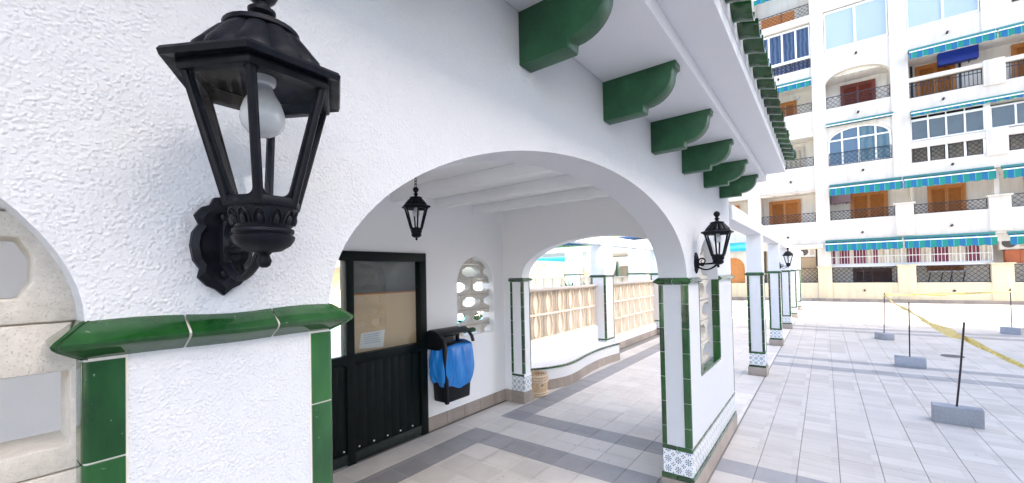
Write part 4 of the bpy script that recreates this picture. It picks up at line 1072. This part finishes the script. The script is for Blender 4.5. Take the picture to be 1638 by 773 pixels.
# --- storey 3
spandrel(-8.6, -3.32, 8.74, 9.38); spandrel(-2.70, -.28, 8.79, 9.66); spandrel(.28, 2.7, 8.55, 9.72); spandrel(3.3, 11.7, 8.55, 9.72)
a3 = ell(-1.49, 1.21, 10.9, .58)
G().strip(cosl(-2.70, -.28, 24), lambda y: a3(y), lambda y: 11.6, XF, XF + .25, axis='y').obj('arch_head', 'facade', apt)
lattice(-2.68, -.30, 9.67, 10.26, step=.22); lattice(.30, 2.68, 9.74, 10.2, step=.2); bars(-5.60, -3.34, 9.40, 10.10); bars(-8.6, -6.27, 9.40, 10.10)
for y0, y1 in ((-5.62, -3.32), (-8.6, -6.25)): ab('ledge', y0, y1, 10.12, 10.30, 'facade', XF - .02, XF + .25)
shutter(-2.28, -.90, 8.72, 11.1, 'wood_red', 'wood_red'); shutter(-5.05, -3.72, 8.72, 11.2); shutter(.98, 2.05, 8.72, 10.9); shutter(-8.1, -6.75, 8.72, 11.2)
dl = G(); dl.box(XR - .03, XR - .005, -3.63, -3.55, 8.72, 11.35).box(XR - .029, XR - .005, -5.2, -3.55, 11.35, 11.42).box(XR - .03, XR - .005, -5.24, -5.16, 8.72, 11.9); dl.obj('door_trim', 'iron', apt)
awning(-6.0, -3.34, 11.50, .32, .28); awning(-8.6, -6.04, 11.50, .32, .28); awning(.3, 2.68, 11.36, .3, .28); awning(-2.6, -.4, 11.62, .32, .04, x=XF + .42, slope=.02, lip=False)
# --- storey 4
spandrel(-8.6, -3.32, 11.62, 12.54); spandrel(-2.70, -.28, 11.6, 12.56); spandrel(.28, 2.7, 11.47, 12.0); spandrel(3.3, 11.7, 11.4, 12.4)
window(-2.68, -.30, 12.58, 14.55, 2, 'blue_panel', x=XF + .03, fw_=.10); window(-5.60, -3.34, 12.56, 14.55, 2, 'blue_panel', x=XF + .03, fw_=.08, divs=[-5.60, -4.5, -3.34])
window(-8.6, -6.5, 12.7, 14.3, 3, None, backing='curtain_blue'); spandrel(-6.5, -6.25, 12.54, 14.6)
window(.30, 2.68, 12.56, 14.25, 4, None, x=XF + .05, backing='curtain_blue', fw_=.09)
for k in range(3): lattice(.34 + .79 * k, 1.08 + .79 * k, 12.02, 12.52, step=.17, rod=.012)
ab('curtain', .3, 2.68, 12.0, 12.5, 'curtain_blue', XF + .2, XF + .21); ab('ledge', .28, 2.7, 12.50, 12.56, 'white_frame', XF, XF + .2)
spandrel(-8.6, -.28, 14.6, 15.6); ab('ledge', .28, 2.7, 14.30, 14.66, 'facade', XF - .12, XF + .25)
lattice(.3, 2.68, 14.68, 15.35, step=.2); ab('balcony_panel', .9, 2.4, 14.75, 15.3, 'wood', XF + .15, XF + .17); awning(.3, 2.68, 16.4, .3, .3)
ab('roof_parapet', -12.2, 12.3, 17.5, 18.3, 'facade', XF - .05, XR + .3)
for y, z in ((-1.5, 3.35), (-4.5, 3.42), (1.5, 3.3), (-1.6, 6.35), (-4.6, 6.1), (1.3, 6.2), (-1.5, 9.2), (-4.4, 9.05), (1.6, 9.1), (-1.5, 12.1), (-4.6, 11.95), (-1.5, .55), (-4.5, .55), (1.7, 11.75)): gargoyle(y, z)
for y, z in ((-1.5, 11.42), (.95, 11.05)):
    o = G().lathe([(.13, 0), (.14, .04), (.10, .09), (.04, .10)], n=14).obj('balcony_lamp', 'ceramic', apt, loc=(XR, y, z)); o.rotation_euler = (0, R(-90), 0)
ab('house_plaque', -4.32, -4.10, 11.36, 11.66, 'wicker_light', XR - .04, XR - .005)
# awning arms / folded cassette over the left bay
ca = G().tube([(XF - .18, .3, 5.62), (XF - .18, 2.68, 5.66)], .04, 8); ca.box(XF - .2, XF, 1.0, 1.08, 5.56, 5.72).box(XF - .2, XF, 2.0, 2.08, 5.56, 5.72).box(XF - .2, XF, .35, .43, 5.56, 5.72); ca.obj('awning_roller', 'coping', apt)
ab('awning_roller', .3, 2.68, 8.42, 8.62, 'white_frame', XF - .15, XF); ab('awning_roller', .05, 2.4, 2.72, 2.86, 'white_frame', XF - .3, XF - .02)
ab('side_screen', .10, .17, .93, 2.7, 'white_frame', XF + .30, XF + .5); ab('garden_door', 1.5, 2.0, .15, 2.4, 'wood', XF + .6, XF + .65); ab('storage_cupboard', .35, 1.05, 1.72, 2.25, 'wicker', XF + .4, XF + .9); ab('cane_blind', .3, 2.6, .16, 2.7, 'wicker_light', XF + .95, XF + 1.0)
# leftmost bay in view: blue awning above an arched shutter
aw2 = G().add([(XF - .02, 3.3, 3.2), (XF - .02, 5.7, 3.2), (XF - .9, 5.7, 2.85), (XF - .9, 3.3, 2.85), (XF - .91, 5.7, 2.68), (XF - .91, 3.3, 2.68)], [(0, 1, 2, 3), (3, 2, 4, 5)]).obj('awning', 'cyan_canvas', apt, fixn=False)
def arched_panel(y0, y1, z0, zs, rise, x, mat, nm):
    e = ell((y0 + y1) / 2, (y1 - y0) / 2, zs, rise); return G().strip(cosl(y0, y1, 14), lambda y: z0, e, x, x + .05, axis='y').obj(nm, mat, apt)
arched_panel(3.55, 4.7, .93, 1.8, .55, XF + .2, 'wood_frame', 'arched_shutter')
GW = G(); e_ = ell(4.125, .575, 1.8, .55); GW.strip(cosl(3.55, 4.7, 16), lambda y: e_(y), lambda y: 2.7, XF + .02, XF + .25, axis='y'); GW.box(XF + .02, XF + .25, 3.3, 3.55, .93, 2.7).box(XF + .02, XF + .25, 4.7, 5.7, .93, 2.7); GW.obj('arch_head', 'facade', apt)
for k, (y0, y1) in enumerate(((6.3, 8.7), (9.3, 11.7))):
    e2 = ell((y0 + y1) / 2, .85, 1.5, .6); cy_ = (y0 + y1) / 2
    q = G().strip(cosl(cy_ - .85, cy_ + .85, 16), lambda y: e2(y), lambda y: 2.7, XF + .02, XF + .25, axis='y'); q.box(XF + .02, XF + .25, y0, cy_ - .85, .93, 2.7).box(XF + .02, XF + .25, cy_ + .85, y1, .93, 2.7); q.obj('arch_head', 'facade', apt)
    ab('inner_door', cy_ - .5, cy_ + .3, .2, 2.2, 'wood_frame' if k == 0 else 'facade_cream', XR - .06, XR)
# --- things on the balconies
def aircon(name, y, z, x, label, cover=None, w_=.8, h=.56):
    t = thing(name, label, 'air conditioner', (x, y, z), None)
    box('casing', x - .15, x + .15, y - w_ / 2, y + w_ / 2, z, z + h, cover or 'ac_white', t, .015)
    if not cover:
        o = G().lathe([(.21, 0), (.21, .012), (.06, .02)], n=24).obj('fan_grille', 'ac_fan', t, loc=(x - .152, y + w_ * .16, z + h / 2)); o.rotation_euler = (0, R(-90), 0)
        box('vent', x - .157, x - .149, y - w_ * .42, y - w_ * .2, z + .1, z + h - .1, 'coping', t)
    for s_ in (-.3, .3): box('bracket', x - .18, x + .2, y + w_ * s_ - .015, y + w_ * s_ + .015, z - .05, z - .001, 'iron', t)
    return t
aircon('air_conditioner', .75, 2.27, XF + .55, 'cream air conditioner with round fan at the ground floor left of the barred window')
aircon('air_conditioner', -6.35, 2.3, XF + .5, 'dark-fanned air conditioner under the awning at the right end of the ground floor')
aircon('air_conditioner', -.75, 5.0, XR - .2, 'air conditioner under a mauve cover beside the first-floor shutters', 'mauve_cover')
aircon('air_conditioner', -5.0, 10.75, XF + .6, 'air conditioner under a bright blue cover on the third-floor balcony', 'blue_cover', 1.25, .62)
tb = thing('garden_table', 'grey table behind the ground-floor lattice railing', 'table', (XF + .8, -4.45, .2))
box('table_top', XF + .5, XF + 1.1, -5.1, -3.8, 1.38, 1.42, 'concrete', tb)
for y in (-5.0, -4.6, -4.3, -3.9): G().tube([(XF + .8, y, .1), (XF + .7, y + .1, .9), (XF + .8, y, 1.38)], .02, 6).obj('leg', 'iron', tb)
cbx = thing('cabinet', 'terracotta coloured cabinet at the right end of the ground floor', 'cabinet', (XF + .45, -6.45, .93))
box('cabinet_body', XF + .3, XF + .6, -6.9, -6.1, 1.72, 2.28, 'terracotta', cbx, .01)
box('door_line', XF + .292, XF + .299, -6.505, -6.495, 1.74, 2.26, 'wood_dark', cbx)

# ------------------------------------------------------------------ unseen block added right of the camera to shade the near plaza
sh_y = -15.0; sh_h = (6.3 - sh_y) * math.tan(R(SUN_EL)); sh_x = 16.6
shade_block = thing('apartment_building', 'white apartment block added out of view on the right to shade the near plaza', 'building', (7, -20, 0))
box('wall', -8, sh_x, sh_y - 10, sh_y - .6, 0, sh_h - .9, 'facade', shade_block)
for k in range(8):
    z = 2.9 * k + 2.7
    if z < sh_h - 2: box('balcony', -7.7, sh_x - .3, sh_y - .6, sh_y, z, z + 1.0, 'facade', shade_block)
for k in range(8):
    for j in range(5):
        z = 2.9 * k + .9
        if z + 1.6 < sh_h - 1: box('window', -1.2 + 3.7 * j, .8 + 3.7 * j, sh_y - .62, sh_y - .58, z, z + 1.6, 'blind', shade_block)
box('roof_parapet', -8, sh_x, sh_y - 10, sh_y, sh_h - .9, sh_h, 'facade', shade_block)

# ------------------------------------------------------------------ what shows through the far arch: terrace wall, bungalow, lamps
screen_wall('terrace_wall', 4.9, 11.5, 14.0, .35, 1.50, 2, 'sunlit cream screen wall of the terrace beyond the arches', False, axis='y')
for k, (y, lb) in enumerate(((7.65, 'white post in the sunlit terrace wall left of the pergola column'), (5.15, 'white post at the right end of the sunlit terrace wall'), (10.9, 'white post at the left end of the sunlit terrace wall'))):
    t = thing('terrace_post', lb, 'post', (14, y, 0), 'terrace wall posts'); box('shaft', 13.88, 14.22, y - .28, y + .28, 0, 2.5, 'white_paint', t, .01); box('cap', 13.84, 14.26, y - .32, y + .32, 1.60, 1.65, 'green_glaze', t, .005)
tag(G().box(13.95, 14.2, 4.7, 11.2, 2.5, 2.68).obj('terrace_beam', 'white_paint', bevel=.005), 'white beam across the terrace posts beyond the screen wall', 'beam')
bun = thing('bungalow', 'low white house with green tiled eave seen through the far arch', 'house', (20, 12, 0))
bx0 = 19.0
bw = G(); ar1 = ell(10.35, .8, 1.3, .9)
bw.strip(cosl(9.55, 11.15, 20), ar1, lambda y: 3.0, bx0, bx0 + .3, axis='y'); bw.box(bx0, bx0 + .3, 9.2, 9.55, 0, 3.0).box(bx0, bx0 + .3, 11.15, 17, 0, 3.0)
bw.obj('wall', 'facade', bun); box('porch_back', bx0 + 1.2, bx0 + 1.4, 9.2, 17, 0, 3.0, 'facade_cream', bun)
G().prism([(bx0 - .4, 3.0), (bx0 - .4, 3.12), (bx0 + 3, 4.0), (bx0 + 3, 3.0)], 'y', 9.1, 17.2).obj('roof', 'lime_roof', bun)
rt = G().tube([(0, 0, 0), (1.2, 0, .31)], .085, 8).obj('roof_tile', 'green_glaze', bun, smooth='auto', loc=(bx0 - .5, 9.15, 3.14))
for k in range(1, 33): link('roof_tile', rt.data, bun, (bx0 - .5, 9.15 + k * .245, 3.14))
# stair flank in the porch
G().prism([(8.6, .9), (8.75, .9), (8.0, 2.3), (7.85, 2.3)], 'x', bx0 - .5, bx0 - .35).obj('stair_rail', 'coping', bun)
G().prism([(9.1, .9), (9.25, .9), (8.5, 2.3), (8.35, 2.3)], 'x', bx0 - .5, bx0 - .35).obj('stair_rail', 'coping', bun)
for k in range(4):
    for j in range(4):
        o = G().box(bx0 - .012, bx0 + .002, 12.05 + .42 * j + (.2 if k % 2 else 0), 12.3 + .42 * j + (.2 if k % 2 else 0), 1.55 + .26 * k, 1.67 + .26 * k).obj('vent_opening', 'coping', bun)
can = G().add([(bx0 - .02, 9.6, 2.55), (bx0 - .02, 12.6, 2.55), (bx0 - 1.6, 12.6, 2.45), (bx0 - 1.6, 9.6, 2.40), (bx0 - 1.6, 9.6, 2.22), (bx0 - 1.6, 12.6, 2.43)], [(0, 1, 2, 3), (3, 2, 5, 4)])
tag(can.obj('canopy', 'cyan_canvas', fixn=False), 'bright cyan canopy sloping from the low white house', 'canopy')
cn = thing('folded_canopy', 'dark blue rolled canopy edge above the inner pergola column', 'canopy', (9.5, 4.4, 2.5))
G().tube([(9.4, 5.8, 2.47), (9.4, 5.0, 2.44), (9.4, 4.2, 2.46), (9.4, 2.2, 2.52)], [.025, .05, .055, .03], 8).obj('rolled_cloth', 'navy_canvas', cn, smooth=True)
gl = thing('globe_lamp', 'white globe lamp on a short post beyond the screen wall', 'lamp', (16, 5.75, 0))
G().tube([(16, 5.65, 0), (16, 5.65, 1.85)], .05, 10).obj('pole', 'black_metal', gl, smooth='auto'); G().lathe([(.02, 1.83)] + [(.23 * math.sin(t), 2.06 - .23 * math.cos(t)) for t in lin(.1, 3.05, 12)], (16, 5.65, 0), 20).obj('globe', 'bulb_white', gl, smooth=True)
pr = thing('parasol', 'closed dark green parasol near the globe lamp', 'parasol', (18, 7.3, 0))
G().tube([(18, 7.55, 0), (18, 7.55, 2.3)], .03, 8).obj('pole', 'coping', pr); G().lathe([(.06, 1.1), (.10, 1.3), (.08, 1.8), (.03, 2.2)], (18, 7.55, 0), 12, lambda a, i: 1 + .15 * math.cos(6 * a)).obj('folded_cloth', 'parasol', pr, smooth=True)

# ------------------------------------------------------------------ pool side behind the door wall
tag(G().box(-6, 12, 6.8, 15.5, -.30, -.004).obj('pool_water', 'water'), kind='structure')
kb = tag(G().frame([(-6.5, 6.3), (12.5, 6.3), (12.5, 16), (-6.5, 16)], [(-6, 6.8), (12, 6.8), (12, 15.5), (-6, 15.5)], 'z', -.1, .03).obj('pool_kerb', 'white_paint'), kind='structure')
row = thing('house', 'long white house added beyond the pool to bounce light back', 'house', (0, 22, 0))  # house row put in so light bounces from beyond the pool
hw = G(); 
for k in range(9):
    x = -22 + k * 4.6; e3 = ell(x + 2.3, 1.5, 1.7, .7)
    hw.strip(cosl(x + .8, x + 3.8, 14), e3, lambda q: 3.2, 20.0, 20.3); hw.box(x - .8, x + .8, 20.0, 20.3, 0, 3.2)
hw.obj('wall', 'facade', row); box('rear_wall', -24, 20, 22, 22.3, 0, 6.2, 'facade_cream', row); box('upper_wall', -24, 20, 20.05, 20.3, 3.2, 6.2, 'facade', row)
for k in range(9): box('window', -20.4 + 4.6 * k, -19 + 4.6 * k, 20.02, 20.06, 4.0, 5.3, 'wood', row)
G().prism([(19.6, 6.2), (19.6, 6.3), (21.2, 6.9), (22.6, 6.2)], 'x', -24.3, 20.3).obj('roof', 'terracotta', row)
def leafy(name, loc, rx_, h, n, label, mat, stem=True, spiky=False, seed=1):
    rn = random.Random(seed); t = thing(name, label, 'plant', loc); g = G()
    for i in range(n):
        if spiky:
            a = rn.uniform(0, 6.28); u = rn.uniform(.25, 1); d = Vector((math.cos(a), math.sin(a), 0)); L = h * rn.uniform(.7, 1.1); s_ = Vector((-d.y, d.x, 0)) * .03
            p0 = Vector((0, 0, .05)); p1 = p0 + d * L * .35 * u + Vector((0, 0, L * .7)); p2 = p0 + d * L * .75 * u + Vector((0, 0, L))
            g.add([p0 - s_, p0 + s_, p1 + s_, p1 - s_, p2], [(0, 1, 2, 3), (3, 2, 4)])
        else:
            a = rn.uniform(0, 6.28); r_ = rx_ * rn.random() ** .5; z = h * rn.uniform(.12, 1); k_ = math.sin(math.pi * min(1, .15 + .8 * z / h)) ** .6
            p = Vector((r_ * k_ * math.cos(a), r_ * k_ * math.sin(a), z)); u = Vector((rn.uniform(-1, 1), rn.uniform(-1, 1), rn.uniform(-.6, 1))).normalized(); v = u.cross(Vector((rn.uniform(-1, 1), rn.uniform(-1, 1), rn.uniform(-1, 1)))).normalized(); L = .07
            g.add([p, p + (u + v * .45) * L, p + u * L * 2, p + (u - v * .45) * L], [(0, 1, 2, 3)])
    o = g.obj('leaves', mat, t, fixn=False); o.location = (0, 0, 0)
    if stem: q = G().tube([(0, 0, -.01), (.02, .01, h * .5), (0, 0, h * .85)], [.03, .025, .01], 6).obj('stem', 'trunk', t); q.location = (0, 0, 0)
    return t
leafy('shrub', (6.6, 5.9, 0), .40, .95, 260, 'leafy green shrub behind the screened window, nearer one', 'leaf', seed=2)
leafy('shrub', (5.3, 4.9, 0), .30, .95, 500, 'dark green low shrub seen in the lowest openings of the screened window', 'leaf_dark', seed=4)
leafy('agave', (9.6, 5.35, .9), .3, .55, 16, 'spiky agave plant showing above the low screen wall', 'leaf_dark', False, True, 8)
leafy('agave', (10.6, 5.4, .9), .3, .5, 16, 'smaller spiky plant right of the agave above the low screen wall', 'leaf_dark', False, True, 9)
for x in (9.6, 10.6):
    t = thing('planter', 'white planter under the ' + ('left' if x < 10 else 'right') + ' spiky plant behind the screen wall', 'planter', (x, 5.37, 0)); G().lathe([(.18, 0), (.26, .88), (.30, .9), (.30, .96), (.22, .96)], (x, 5.37, 0), 18).obj('pot', 'white_paint', t, smooth='auto')
